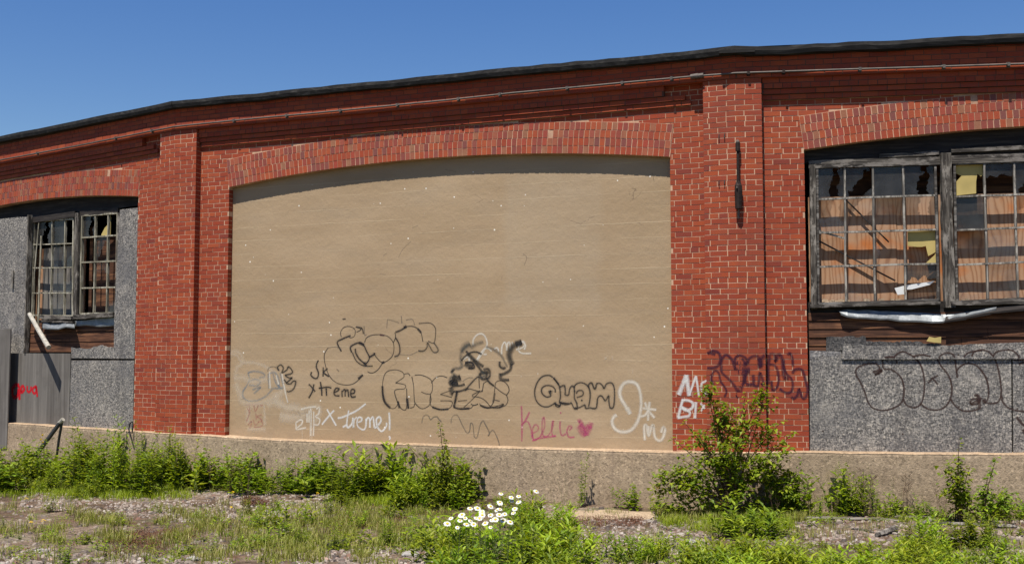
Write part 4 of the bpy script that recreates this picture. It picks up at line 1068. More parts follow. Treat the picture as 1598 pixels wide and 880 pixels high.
br = tag(empty('hanging_bracket', PR(FC.at(1152, 222, PW)[0]-LEN if FC.at(1152, 222, PW)[0] < LEN else FR.at(1152, 222, PW)[0], -PW, FR.at(1152, 222, PW)[1])), 'dark rusted iron rod and box hanging on the brick pilaster above the shrub', 'bracket')
def QX(px, py, out): t, z = FR.at(px, py, out); return FR.world(t, out, z)
def sub(mb, name, mat, root, smooth=False):
    o = mb.build(name, mat, None, smooth); o.parent = root; reparent(o, root); return o
b = MB(); b.tube([QX(1151, 221, PW+.0), QX(1151, 222, PW+.05), QX(1151.5, 232, PW+.055)], .024, 8); sub(b, 'mount', mat_conduit, br)
b = MB(); b.tube([QX(1151.5, 228, PW+.045), QX(1152, 284, PW+.05)], .019, 8); sub(b, 'rod', mat_rust, br)
b = MB(); b.tube([QX(1151.3, 223, PW+.05), QX(1151.5, 236, PW+.05)], .030, 8); b.tube([QX(1152, 282, PW+.05), QX(1152.3, 290, PW+.055), QX(1152.5, 299, PW+.055), QX(1152.5, 326, PW+.055)], [.025, .045, .05, .042], 8); sub(b, 'lower_box', mat_rust, br)
b = MB(); b.tube([QX(1150, 291, PW+.105), QX(1150, 294, PW+.108)], .010, 6); b.tube([QX(1152.5, 326, PW+.04), QX(1153, 341, PW+.03)], .009, 6); sub(b, 'bolt', mat_conduit, br)
hk = 0
for (x, y) in ((1126.5, 284), (1126.5, 212)):
    t, z = FC.at(x, y, PW); r = tag(empty('pipe_staple', FC.world(t, PW, z)), ('small rusty staple' if y > 250 else 'small upper staple with pale wrap')+' in the pilaster brick left of the hanging rod', 'staple')
    b = MB()
    for dx in (-.035, .035): b.bar(FC.world(t+dx, PW-.01, z+.03), FC.world(t+dx, PW+.02, z-.035), .012, .012)
    o = b.build('prong', mat_rust); o.parent = r; reparent(o, r)

# fallen pole leaning out of the left window
def LX(px, py, out): t, z = FL.at(px, py, out); return FL.world(t, out, z)
b = MB(); b.tube([LX(46, 490, .03), LX(60, 515, .13), LX(76, 542, .26)], [.036, .038, .042], 10)
o = b.build('fallen_pole', mat_pole, None, False); tag(o, 'pale round pole sticking out of the bottom left corner of the small window', 'pole')
# broken steel handrail standing by the foundation
rl = tag(empty('broken_handrail', LX(88, 712, .5)), 'broken dark steel handrail bent to a point in front of the left foundation', 'handrail')
a, c, d = LX(96, 656, .42), LX(66, 697, .62), LX(24, 752, .8)
b = MB(); b.tube([a, c, d], .034, 10); sub(b, 'top_rail', mat_railpipe, rl)
b = MB(); b.tube([LX(97, 657, .42), LX(92, 685, .42), LX(86, 730, .42)], .021, 8); sub(b, 'post', mat_railpipe, rl)
b = MB(); b.tube([LX(92, 661, .44), LX(98.5, 654, .42)], .036, 10); sub(b, 'cap', mat_pole, rl)
b = MB(); b.tube([LX(207, 690, .2), LX(203, 678, .2), LX(201, 669, .19), LX(203, 660, .18), LX(207, 658, .17), LX(207.5, 664, .18), LX(206, 676, .2)], .012, 6)
o = b.build('cable_loop', mat_black); tag(o, 'short black cable loop at the foot of the wall left of the left pilaster', 'cable')
# ------------------------------------------------------------------ ground
def wall_dist(x, y):                                 # distance of a point in front of the wall
    p = Vector((x, y)); best = 99
    for F in (FL, FC, FR):
        d = p-F.o; t = d.x*cos(F.a)+d.y*sin(F.a); o = d.x*sin(F.a)-d.y*cos(F.a)
        if F is FL: t0, t1 = -60, LEN
        elif F is FC: t0, t1 = 0, LEN
        else: t0, t1 = 0, 60
        if t0-.5 <= t <= t1+.5: best = min(best, o)
    return best
def gz(x, y):
    r = max(0, 14-y)
    h = .05*r if r < 9 else .45+.0*(r-9)
    h = min(h, .42)
    h += .03*noise.noise(Vector((x*.7, y*.7, 0)))+.012*noise.noise(Vector((x*2.3, y*2.3, 3)))
    wd = wall_dist(x, y)
    if -2 < wd < 1.5: h += .03*max(0, 1.5-max(0, wd))
    return h
def gp(px, py):
    X = (px-799)/FPX; Y = (440-py)/FPX
    d = Vector((X, cos(PITCH)-Y*sin(PITCH), sin(PITCH)+Y*cos(PITCH)))
    z = .05
    for _ in range(12):
        k = (z-CZ)/d.z; P = d*k; z = gz(P.x, P.y)
    return Vector((P.x, P.y, z))
def depth_of(P): return P.y*cos(PITCH)+(P.z-CZ)*sin(PITCH)
def proj(P):
    d = P.y*cos(PITCH)+(P.z-CZ)*sin(PITCH); u = -P.y*sin(PITCH)+(P.z-CZ)*cos(PITCH)
    return 799+FPX*P.x/d, 440-FPX*u/d
def ground_mat():
    m = M('gravelly_soil', .95)
    P = m.n('ShaderNodeNewGeometry').outputs['Position']
    f = m.noise(.55, P, det=7, rough=.65)
    c = m.ramp(f, [(.36, (.055,.034,.02)), (.47, (.11,.072,.045)), (.56, (.18,.13,.09)), (.68, (.26,.20,.15))])
    g = m.vor(26, P); gd = m.ramp(m.xyz(g)[0], [(0, .3), (.5, .95), (1, 1.5)])
    c = m.mix(.8, c, gd, 'MULTIPLY')
    c = m.mix(m.ramp(m.noise(1.3, P, det=5), [(.56, 0.0), (.68, .8)]), c, (.11,.055,.03))
    c = m.mix(m.ramp(m.noise(2.2, P, det=5), [(.53, 0.0), (.66, .6)]), c, (.08,.085,.03))
    m.bump(m.math('ADD', m.vor(26, P, out='Distance'), m.noise(12, P, det=5)), 1, .03)
    return m.col(c)
mat_ground = ground_mat()
b = MB()
def grid(x0, x1, y0, y1, st):
    nx = int(round((x1-x0)/st)); ny = int(round((y1-y0)/st)); base = len(b.v)
    for j in range(ny+1):
        for i in range(nx+1):
            x = x0+(x1-x0)*i/nx; y = y0+(y1-y0)*j/ny; b.v.append((x, y, gz(x, y)))
    for j in range(ny):
        for i in range(nx):
            a = base+j*(nx+1)+i; b.f.append((a, a+1, a+nx+2, a+nx+1))
grid(-12, 12, 7, 24, .12)
ground = b.build('ground', mat_ground, smooth=True); tag(ground, 'gravel and soil yard', kind='structure')
b = MB(); zf = .36
for (x0, x1, y0, y1) in ((-1500, -12, -1500, 1500), (12, 1500, -1500, 1500), (-12, 12, -1500, -12), (-12, 12, 24, 1500)):
    b.face([(x0,y0,-.02),(x1,y0,-.02),(x1,y1,-.02),(x0,y1,-.02)])
n0 = len(b.v)
for j in range(20):
    for i in range(24):
        q = [(-12+i+a, -12+(j+c)*.95, 0) for a, c in ((0,0),(1,0),(1,1),(0,1))]; b.face([(x, y, gz(x, y)) for x, y, z in q])
far = b.build('ground', flat('low_bounce_ground', (.07,.065,.03), .95, .5, .8)); tag(far, 'open ground beyond the yard', kind='structure')  # out-of-view ground, its colour darkened to cut bounce light on the wall

# ground zones in the photo: what grows and lies where
def inpoly(x, y, P):
    c = False; n = len(P)
    for i in range(n):
        x0, y0 = P[i]; x1, y1 = P[(i+1) % n]
        if (y0 > y) != (y1 > y) and x < (x1-x0)*(y-y0)/(y1-y0)+x0: c = not c
    return c
GRAVEL = [[(40,768),(520,764),(560,800),(300,815),(30,790)], [(480,845),(700,835),(720,900),(450,900)], [(860,800),(1110,805),(1100,900),(890,900)], [(1180,815),(1420,812),(1400,850),(1180,850)], [(1480,805),(1620,800),(1620,900),(1500,900)], [(-40,850),(360,870),(360,900),(-40,900)]]
# pebbles
ICO_V = []; 
def pebble(mb, P, r, fl=.55):
    n = random.choice((5, 6, 7)); a0 = random.random()*6.3; ex = random.uniform(.7, 1.5)
    ring = []; up = []
    ca, sa = cos(a0), sin(a0)
    for k in range(n):
        t = 2*pi*k/n; rr = r*random.uniform(.75, 1.15)
        x, y = rr*cos(t)*ex, rr*sin(t)/ex
        ring.append((P[0]+x*ca-y*sa, P[1]+x*sa+y*ca, P[2]-r*.15))
        q = random.uniform(.45, .75); up.append((P[0]+(x*ca-y*sa)*q, P[1]+(x*sa+y*ca)*q, P[2]+r*fl*random.uniform(.7, 1.2)))
    vs = ring+up; fs = [tuple(range(n, 2*n))]+[(k, (k+1) % n, n+(k+1) % n, n+k) for k in range(n)]
    mb.shape(vs, fs)
def stone_mat(name, stops):
    m = M(name, .9)
    c = m.ramp(m.island(), stops)
    c = m.mix(m.ramp(m.noise(30, det=4), [(.4, 0.0), (.7, .5)]), c, (.12,.10,.085))
    m.bump(m.noise(40, det=4), .5, .004); return m.col(c)
mat_pebble = stone_mat('pebbles', [(0, (.06,.045,.04)), (.2, (.14,.11,.09)), (.5, (.25,.20,.16)), (.75, (.34,.28,.225)), (.92, (.18,.09,.06)), (1, (.52,.47,.41))])
b = MB()
for _ in range(30000):
    px, py = random.uniform(-60, 1660), random.uniform(745, 905)
    g = any(inpoly(px, py, z) for z in GRAVEL)
    nz = noise.noise(Vector((px*.012, py*.03, 5)))
    if not g and random.random() > .10+.25*max(0, nz): continue
    if g and random.random() > .7+.5*nz: continue
    P = gp(px, py)
    if wall_dist(P.x, P.y) < .25: continue
    pebble(b, P, random.choice((.012, .016, .02, .024, .03, .04 if random.random() < .4 else .02)))
o = b.build('gravel', mat_pebble); tag(o, 'loose grey and buff gravel scattered over the yard', kind='stuff')
mat_pale = stone_mat('pale_gravel', [(0, (.26,.205,.16)), (.5, (.38,.32,.265)), (.85, (.48,.42,.36)), (1, (.2,.12,.09))])
b2 = MB()
for _ in range(34000):
    z = random.choice(GRAVEL[:3]+[GRAVEL[0]]); px, py = random.uniform(-60, 1650), random.uniform(760, 900)
    if not inpoly(px, py, z) or noise.noise(Vector((px*.02, py*.06, 1))) < -.25: continue
    pebble(b2, gp(px, py), random.uniform(.011, .024))
o2 = b2.build('pale_gravel', mat_pale); tag(o2, 'pale chippings in bands and patches over the yard', kind='stuff')

# ------------------------------------------------------------------ plants
def leaf(mb, p, d, up, l, w_, fold=.18, droop=.15):
    d = d.normalized(); s = d.cross(up)
    if s.length < .01: s = Vector((1, 0, 0))
    s.normalize(); n = s.cross(d)
    m_ = p+d*(l*.5)-n*(w_*fold); q = p+d*l-Vector((0,0,l*droop))
    a = p+d*(l*.42)+s*(w_/2)+n*(w_*.1); c = p+d*(l*.42)-s*(w_/2)+n*(w_*.1)
    mb.shape([p, a, q, c, m_], [(0,1,4), (1,2,4), (2,3,4), (3,0,4)])
def rdir(az, el): return Vector((cos(az)*cos(el), sin(az)*cos(el), sin(el)))
def stalk(fol, stm, base, h, lean, n, ll, lw, r=.0035, el=(.1, .7), tip=.5, bush=0, start=.08, curve=.1):
    az = random.random()*6.28; ld = rdir(az, 0)*lean; pts = []
    K = 5
    for k in range(K+1):
        t = k/K; pts.append(base+Vector((ld.x*t*t*h, ld.y*t*t*h, h*t))+Vector((random.uniform(-1,1), random.uniform(-1,1), 0))*curve*.05*h*(1 if 0 < k < K else 0))
    stm.tube(pts, [r*(1-.7*k/K) for k in range(K+1)], 4, False)
    phi = random.random()*6
    for i in range(n):
        t = start+(1-start)*(i+random.random()*.6)/n; t = min(t, .999)
        k = min(K-1, int(t*K)); p = pts[k].lerp(pts[k+1], t*K-k)
        phi += 2.4+random.uniform(-.4, .4)
        sz = (1-(1-tip)*t)*random.uniform(.75, 1.2); e = random.uniform(*el)+.5*max(0, t-.8)*4*.5
        d = rdir(phi, e)
        if bush:
            q = p+d*bush*(1-t*.6)*random.uniform(.3, 1)
            if random.random() < .4: stm.tube([p, q], [r*.5, r*.3], 3, False)
            for _ in range(2): leaf(fol, q, rdir(phi+random.uniform(-1.2, 1.2), e+random.uniform(-.5, .4)), Vector((0,0,1)), ll*sz, lw*sz)
        else: leaf(fol, p, d, Vector((0,0,1)), ll*sz, lw*sz)
def make_plant(name, kind, seed, leafm, stemm=None):
    random.seed(seed)
    f = MB(); s = MB(); z = Vector((0,0,0))
    if kind == 'goldenrod':                          # clump of upright stems with narrow leaves
        for _ in range(random.randint(5, 8)):
            stalk(f, s, Vector((random.gauss(0,.07), random.gauss(0,.07), 0)), random.uniform(.3, .56), random.uniform(0, .25), 30, .11, .032, .003)
    elif kind == 'broad':
        for _ in range(random.randint(5, 8)):
            stalk(f, s, Vector((random.gauss(0,.08), random.gauss(0,.08), 0)), random.uniform(.25, .5), random.uniform(0, .5), 22, .078, .055, .003, bush=.07)
    elif kind == 'tall':
        for _ in range(2):
            stalk(f, s, Vector((random.gauss(0,.03), random.gauss(0,.03), 0)), random.uniform(.5, .72), random.uniform(0, .12), 38, .085, .036, .0035)
        for _ in range(2):
            stalk(f, s, Vector((random.gauss(0,.05), random.gauss(0,.05), 0)), random.uniform(.2, .35), .3, 18, .07, .03, .003)
    elif kind == 'thin':
        for _ in range(3):
            stalk(f, s, Vector((random.gauss(0,.04), random.gauss(0,.04), 0)), random.uniform(.4, .75), random.uniform(0, .2), 16, .04, .012, .0022)
    elif kind == 'lush':                             # long arching leaves, foreground
        for _ in range(random.randint(9, 13)):
            stalk(f, s, Vector((random.gauss(0,.11), random.gauss(0,.11), 0)), random.uniform(.2, .42), random.uniform(.1, .6), 22, .135, .036, .0035, el=(.2, .9), tip=.75)
    elif kind == 'low':
        for _ in range(random.randint(4, 6)):
            stalk(f, s, Vector((random.gauss(0,.06), random.gauss(0,.06), 0)), random.uniform(.08, .2), random.uniform(.1, .7), 12, .07, .032, .0025, el=(.1, .8))
    random.seed(seed+99)
    root = empty(name)
    o = s.build('stem', stemm or mat_stem); o.parent = root
    o = f.build('foliage', leafm); o.parent = root
    return root
PROTO = {}
for kind, nm, mats in (('goldenrod', 'goldenrod_clump', (lf_weed, lf_bright, lf_weed)), ('broad', 'broad_leaf_weed', (lf_weed, lf_dark, lf_weed)), ('tall', 'tall_weed', (lf_weed, lf_bright)), ('thin', 'thin_weed', (lf_weed, lf_grass)), ('lush', 'lush_weed', (lf_bright, lf_bright, lf_weed)), ('low', 'low_weed', (lf_weed, lf_bright))):
    PROTO[kind] = [[nm, make_plant(nm, kind, 100+7*i+hash_, mt), False] for i, mt in enumerate(mats) for hash_ in ({'goldenrod': 1, 'broad': 2, 'tall': 3, 'thin': 4, 'lush': 5, 'low': 6}[kind],)]
def put(kind, px, py, hpx, label, cat, group, wide=1.0, jit=True):
    pr = random.choice(PROTO[kind])
    P = gp(px, py); wd = wall_dist(P.x, P.y)
    if wd < .32:                                     # keep it in front of the foundation
        P.y -= (.36-wd); P.z = gz(P.x, P.y)
    s_ = hpx/FPX*depth_of(P)/{'goldenrod': .5, 'broad': .47, 'tall': .66, 'thin': .65, 'lush': .38, 'low': .19}[kind]
    o = pr[1] if not pr[2] else copy_tree(pr[1]); pr[2] = True
    o.location = (P.x, P.y, P.z-.01); wide *= random.uniform(.8, 1.25); o.rotation_euler = (0, 0, random.random()*6.28); o.scale = (s_*wide, s_*wide, s_)
    tag(o, label, cat, group); return o
random.seed(21)
ZONES = [  # label, group, kinds, x range, base y range, height range px, count, width
 ('leafy green weed in the thick band at the foot of the left foundation', 'weeds at the foot of the left foundation', ('goldenrod', 'broad', 'goldenrod', 'low'), (-40, 110), (738, 768), (18, 62), 34, 1.25),
 ('bushy green weed below the left brick pilaster and flake board', 'weeds below the left pilaster', ('goldenrod', 'broad', 'goldenrod', 'tall'), (110, 300), (742, 772), (30, 98), 46, 1.0),
 ('green weed at the base of the tan wall left of its middle', 'weeds below the left half of the tan wall', ('broad', 'goldenrod', 'broad', 'low'), (300, 520), (748, 772), (18, 68), 36, 1.1),
 ('dark green leafy weed round the foot of the small sapling', 'weeds round the small sapling', ('broad', 'goldenrod', 'broad', 'lush'), (520, 730), (762, 795), (20, 78), 34, 1.1),
 ('small weed on the bare stretch of the tan foundation', 'weeds between sapling and big shrub', ('low', 'low', 'thin'), (730, 1030), (776, 798), (12, 32), 16, 1.0),
 ('weed growing against the foundation right of the big shrub', 'weeds right of the big shrub', ('goldenrod', 'thin', 'thin', 'low', 'broad'), (1210, 1370), (790, 808), (30, 85), 22, .8),
 ('small weed in front of the right foundation below the flake board', 'weeds below the right flake board', ('low', 'thin', 'low'), (1370, 1640), (795, 815), (14, 45), 18, .9),
 ('low green weed in the grassy middle of the yard', 'low weeds in the grassy middle', ('low', 'goldenrod', 'low', 'thin'), (380, 680), (790, 860), (14, 46), 46, 1.1),
 ('low weed in the sparse stony left of the yard', 'low weeds in the stony left', ('low', 'low', 'goldenrod', 'thin'), (-30, 380), (795, 880), (12, 34), 34, 1.0),
 ('lush bright green plant in the front below the daisies', 'lush plants below the daisies', ('lush', 'lush', 'goldenrod'), (680, 900), (862, 930), (40, 74), 21, 1.05),
 ('green weed just behind the daisies', 'weeds behind the daisies', ('goldenrod', 'broad', 'lush'), (800, 890), (810, 850), (30, 50), 12, 1.1),
 ('small lush plant standing on the pale gravel at the front', 'plants on the front gravel', ('lush', 'low', 'low'), (900, 1090), (850, 905), (22, 44), 13, 1.0),
 ('bright green plant in front of the big shrub', 'plants in front of the big shrub', ('lush', 'goldenrod', 'lush'), (1080, 1220), (835, 930), (30, 58), 26, 1.15),
 ('bright lush plant at the front right', 'lush plants at the front right', ('lush', 'lush', 'goldenrod'), (1240, 1420), (890, 940), (34, 52), 24, 1.2),
 ('leafy plant at the right front beside the planks', 'leafy plants by the planks', ('broad', 'goldenrod', 'lush'), (1420, 1560), (850, 930), (34, 58), 20, 1.05),
 ('low weed on the dark gravel at the right', 'low weeds on the dark gravel', ('low', 'low', 'thin'), (1190, 1600), (815, 870), (12, 26), 20, 1.0),
]
for lab, grp, kinds, xr, yr, hr, n, wd in ZONES:
    for _ in range(n):
        put(random.choice(kinds), random.uniform(*xr), random.uniform(*yr), random.uniform(*hr), lab, 'weed', grp, wd)
def dead_stalk(seed):
    random.seed(seed); b = MB()
    for _ in range(3):
        x, y = random.gauss(0,.03), random.gauss(0,.03); h = random.uniform(.35,.6); lx = random.uniform(-.1,.1)
        b.tube([(x,y,0),(x+lx*.3,y,h*.5),(x+lx,y,h)], [.003,.0025,.0015], 4, False)
        for k in range(6):
            a = random.random()*6.28; z = h*random.uniform(.5,1); t = z/h
            b.tube([(x+lx*t*t,y,z),(x+lx*t*t+.05*cos(a),y+.05*sin(a),z+.05)], [.0015,.003], 4)
    o = b.build('dead_stalk', mat_twig); return o
ds = [dead_stalk(300+i) for i in range(3)]; random.seed(77); nd = 0
for grp, lab, xs, ys, n in (('dry stalks in the left weeds', 'dry brown stalk standing in the weeds below the left pilaster', (90, 330), (750, 768), 9), ('dry stalks below the tan wall', 'dry brown stalk among the weeds below the tan wall', (330, 760), (762, 785), 12), ('dry stalks at the right', 'dry brown stalk at the foot of the right foundation', (1200, 1600), (795, 812), 10), ('dry stalks in the yard', 'dry brown stalk standing in the open stony yard', (20, 660), (800, 860), 10)):
    for _ in range(n):
        o = ds[nd] if nd < 3 else ds[nd % 3].copy()
        if nd >= 3: COL.objects.link(o)
        nd += 1; P = gp(random.uniform(*xs), random.uniform(*ys)); wd = wall_dist(P.x, P.y)
        if wd < .3: P.y -= .34-wd; P.z = gz(P.x, P.y)
        o.location = P; s_ = random.uniform(.5, 1.15)*(.5 if 'yard' in grp else 1); o.scale = (s_,)*3; o.rotation_euler = (0,0,random.random()*6.28); tag(o, lab, 'dead stalk', grp)
# single plants that stand out
for kind, px, py, h, lab in (
    ('tall', 908, 786, 84, 'tall thin weed standing alone before the middle of the tan foundation'),
    ('thin', 880, 788, 45, 'thin weed just left of the tall lone weed at the tan foundation'),
    ('broad', 984, 795, 44, 'round bushy weed at the foundation left of the big shrub'),
    ('goldenrod', 1345, 806, 72, 'dense upright weed second clump right of the big shrub'),
    ('tall', 1310, 802, 80, 'tall feathery weed between the big shrub and the dense upright weed'),
    ('thin', 1398, 806, 66, 'thin wiry weed in front of the right foundation'),
    ('thin', 1434, 808, 52, 'short wiry weed beside the thin one at the right foundation'),
    ('broad', 1570, 812, 50, 'leafy weed at the far right against the foundation'),
    ('tall', 122, 760, 84, 'weed growing right beside the broken handrail'),
    ('tall', 262, 758, 92, 'tallest weed below the left brick pilaster'),
    ('goldenrod', 105, 885, 48, 'bright plant on the dark gravel at the bottom left'),
    ('goldenrod', 335, 862, 36, 'lone small plant right of the red brown moss'),
    ('lush', 140, 775, 26, 'small bright plant under the broken handrail'),
    ('goldenrod', 605, 852, 55, 'upright plant in the middle of the yard behind the wood lump'),
    ('lush', 1580, 905, 58, 'big leafed plant at the bottom right corner')):
    put(kind, px, py, h, lab, 'weed', None)
for ls in PROTO.values():
    for nm, r, used in ls:
        if not used:
            for c in list(r.children): bpy.data.objects.remove(c)
            bpy.data.objects.remove(r)

# woody plants: stems with limbs, leaves scattered through the crown
def woody(name, base, label, cat, limbs, nleaf, ll, lw, lmat, spread, trunkr=.014, clumps=(), red=0):
    """limbs: (px, py, d) tips; clumps: (px, py, rx, ry, n) foliage masses at the base depth"""
    P0 = gp(*base); D = depth_of(P0)
    def at(px, py, dd=0):
        X = (px-799)/FPX; Y = (440-py)/FPX
        d = Vector((X, cos(PITCH)-Y*sin(PITCH), sin(PITCH)+Y*cos(PITCH))); return d*(D+dd)+Vector((0,0,CZ))
    root = empty(name, P0); tag(root, label, cat)
    s = MB(); f = MB(); f2 = MB()
    for tip in limbs:
        T_ = at(tip[0], tip[1], tip[2]); B = P0+Vector((random.uniform(-.06, .06), random.uniform(-.06, .06), -.02))
        mid = B.lerp(T_, .5)+Vector(((B.x-T_.x)*.18, random.uniform(-.05, .05), .06))
        pts = [B, B.lerp(mid, .5)+Vector((0,0,.02)), mid, mid.lerp(T_, .55)+Vector((0,0,.02)), T_]
        s.tube(pts, [trunkr, trunkr*.8, trunkr*.6, trunkr*.4, trunkr*.15], 6, False)
        n = tip[3]
        for i in range(n):
            t = .35+.65*(i+random.random())/n; k = min(3, int(t*4)); p = pts[k].lerp(pts[k+1], min(1, t*4-k))
            a = random.random()*6.28; sp = spread*(1.15-t); q = p+rdir(a, random.uniform(-.3, .7))*sp*random.random()
            leaf(f2 if random.random() < red else f, q, rdir(a, random.uniform(-.5, .6)), Vector((0,0,1)), ll*random.uniform(.6, 1.15), lw*random.uniform(.6, 1.1), droop=.3)
    for px, py, rx, ry, n in clumps:
        c = at(px, py); wx = rx/FPX*D; wz = ry/FPX*D
        s.tube([P0+Vector((0,0,.02)), P0.lerp(c, .6)+Vector((0,0,.03)), c], [trunkr*.7, trunkr*.5, trunkr*.2], 5, False)
        for _ in range(max(4, n//28)):                # sprays of leaves inside the mass
            u = rdir(random.random()*6.28, random.uniform(-1.2, 1.5))*(random.random()**.45)
            q = c+Vector((u.x*wx, u.y*wx*.8, u.z*wz))
            if q.z < gz(q.x, q.y)+.02: q.z = gz(q.x, q.y)+.03
            wd_ = wall_dist(q.x, q.y)
            if wd_ < .2: q.y -= (.22-wd_)
            s.tube([c, q], [trunkr*.25, .0015], 3, False)
            for _ in range(26):
                p = q+Vector((random.gauss(0, 1), random.gauss(0, 1), random.gauss(0, .8)))*.055
                if p.z < .03: continue
                leaf(f2 if random.random() < red else f, p, rdir(random.random()*6.28, random.uniform(-.6, .7)), Vector((0,0,1)), ll*random.uniform(.6, 1.15), lw*random.uniform(.6, 1.1), droop=.3)
    for mb, nm, mt in ((s, 'branches', mat_twig), (f, 'foliage', lmat), (f2, 'reddish_foliage', lf_red)):
        if mb.v:
            o = mb.build(nm, mt); o.parent = root; o.matrix_parent_inverse = Matrix.Translation(P0).inverted()
    return root
random.seed(5)
woody('shrub', (1140, 806), 'big green shrub with reaching sprigs in front of the right brick pilaster', 'shrub',
      [(1103,598,0,60), (1122,640,.05,46), (1197,600,0,50), (1188,640,0,46), (1243,672,0,40), (1165,610,.1,30), (1222,655,0,26), (1065,655,0,24), (1236,700,-.1,22), (1046,682,0,20), (1058,712,.05,18), (1040,738,0,18), (1150,655,-.1,30), (1168,628,.1,20), (1215,715,-.15,20), (1083,670,0,14)],
      0, .075, .052, lf_dark, .10, .013,
      [(1140,755,84,44,1000), (1080,765,54,36,600), (1205,758,52,40,640), (1155,695,66,48,620), (1105,715,58,40,440), (1236,770,28,34,300), (1046,765,22,40,320), (1130,655,34,30,230), (1205,700,36,30,230), (1190,635,16,22,80), (1108,625,12,26,70)], red=.05)
random.seed(6)
woody('sapling', (690, 790), 'small green sapling with side branches in front of the tan wall', 'sapling',
      [(686,658,0,80), (697,685,0,50), (632,690,0,34), (655,705,.05,24), (748,718,0,26), (728,735,0,18), (672,715,-.05,20)], 0, .055, .034, lf_dark, .085, .010,
      [(692,722,24,24,300), (690,765,40,18,500), (640,775,30,14,300)])
random.seed(8)
woody('sapling', (1498, 815), 'leafy young sapling with round leaves, left of two at the right foundation', 'sapling',
      [(1497,680,0,16), (1500,712,0,30), (1482,735,0,26), (1515,725,0,20)], 0, .06, .05, lf_dark, .08, .009, [(1492,755,20,34,420), (1505,790,22,18,260)], red=.03)
woody('sapling', (1538, 818), 'leaning young sapling with round leaves, right of two at the right foundation', 'sapling',
      [(1556,712,0,30), (1545,735,0,26), (1588,768,0,26), (1530,760,0,22), (1572,785,0,16)], 0, .055, .048, lf_dark, .06, .008, [(1535,785,18,20,240), (1568,782,18,14,160)])

# grass and ground cover nobody could count
random.seed(33)
def grass(npts, zones, mat, label, hh, name='grass', w_=.006):
    b = MB()
    for _ in range(npts):
        z = random.choice(zones); x0, x1, y0, y1 = z[:4]; px, py = random.uniform(x0, x1), random.uniform(y0, y1)
        if noise.noise(Vector((px*.02, py*.05, 9))) < (z[4] if len(z) > 4 else -.1): continue
        P = gp(px, py)
        if wall_dist(P.x, P.y) < .18: continue
        for _ in range(random.randint(5, 9)):
            q = P+Vector((random.gauss(0, .035), random.gauss(0, .035), -.01)); az = random.random()*6.28; h = hh*random.uniform(.4, 1.2); ln = random.uniform(.1, .7)*h
            d = rdir(az, 0); s_ = Vector((-d.y, d.x, 0))*w_/2
            m_ = q+Vector((0,0,h*.55))+d*ln*.35; t = q+Vector((0,0,h*random.uniform(.8,1)))+d*ln
            b.shape([q-s_, q+s_, m_+s_*.8, m_-s_*.8, t], [(0,1,2,3), (3,2,4)])
    o = b.build(name, mat); tag(o, label, kind='stuff')
grass(5600, [(-40,520,738,768,-.4), (-40,700,812,890,.16), (300,620,800,880,-.15), (880,1600,800,885,-.05), (300,600,785,880,-.1), (520,700,770,850,-.2), (60,300,800,850,.0), (-40,330,790,840,.1), (1030,1260,795,815,-.3)], lf_grass, 'short pale green grass growing in patches over the yard', .12)
grass(2600, [(-40,240,742,782,-.6), (100,300,755,780,-.3), (0,280,745,775,-.5), (560,640,760,790,-.5), (1020,1240,800,830,-.2)], lf_bright, 'bright green grass along the weeds by the wall', .11)
def cover(npts, zones, mat, label, name, ll=.03):
    b = MB()
    for _ in range(npts):
        z = random.choice(zones); px, py = random.uniform(z[0], z[1]), random.uniform(z[2], z[3])
        if noise.noise(Vector((px*.018, py*.05, 2))) < z[4]: continue
        P = gp(px, py)
        if wall_dist(P.x, P.y) < .2: continue
        for _ in range(9):
            q = P+Vector((random.gauss(0, .04), random.gauss(0, .04), random.uniform(0, .035))); leaf(b, q, rdir(random.random()*6.28, random.uniform(0, .8)), Vector((0,0,1)), ll*random.uniform(.6, 1.3), ll*.5)
    o = b.build(name, mat); tag(o, label, kind='stuff')
cover(5200, [(-40,560,742,772,-.6), (-40,700,808,885,.02), (380,680,795,860,-.2), (400,700,785,870,-.1), (690,900,795,890,-.25), (1030,1250,795,900,-.3), (1230,1640,795,815,-.2), (1240,1600,850,900,-.1), (-40,330,790,880,.12)], lf_weed, 'low leafy ground cover between the weeds', 'ground_cover')
cover(1500, [(190,310,828,850,-.2), (520,625,808,830,-.3), (885,1010,808,822,-.4), (100,260,845,870,.1), (380,420,775,790,-.2)], flat('red_brown_moss', (.13,.05,.025), .9, .5), 'red brown moss in low patches on the gravel', 'moss', .02)

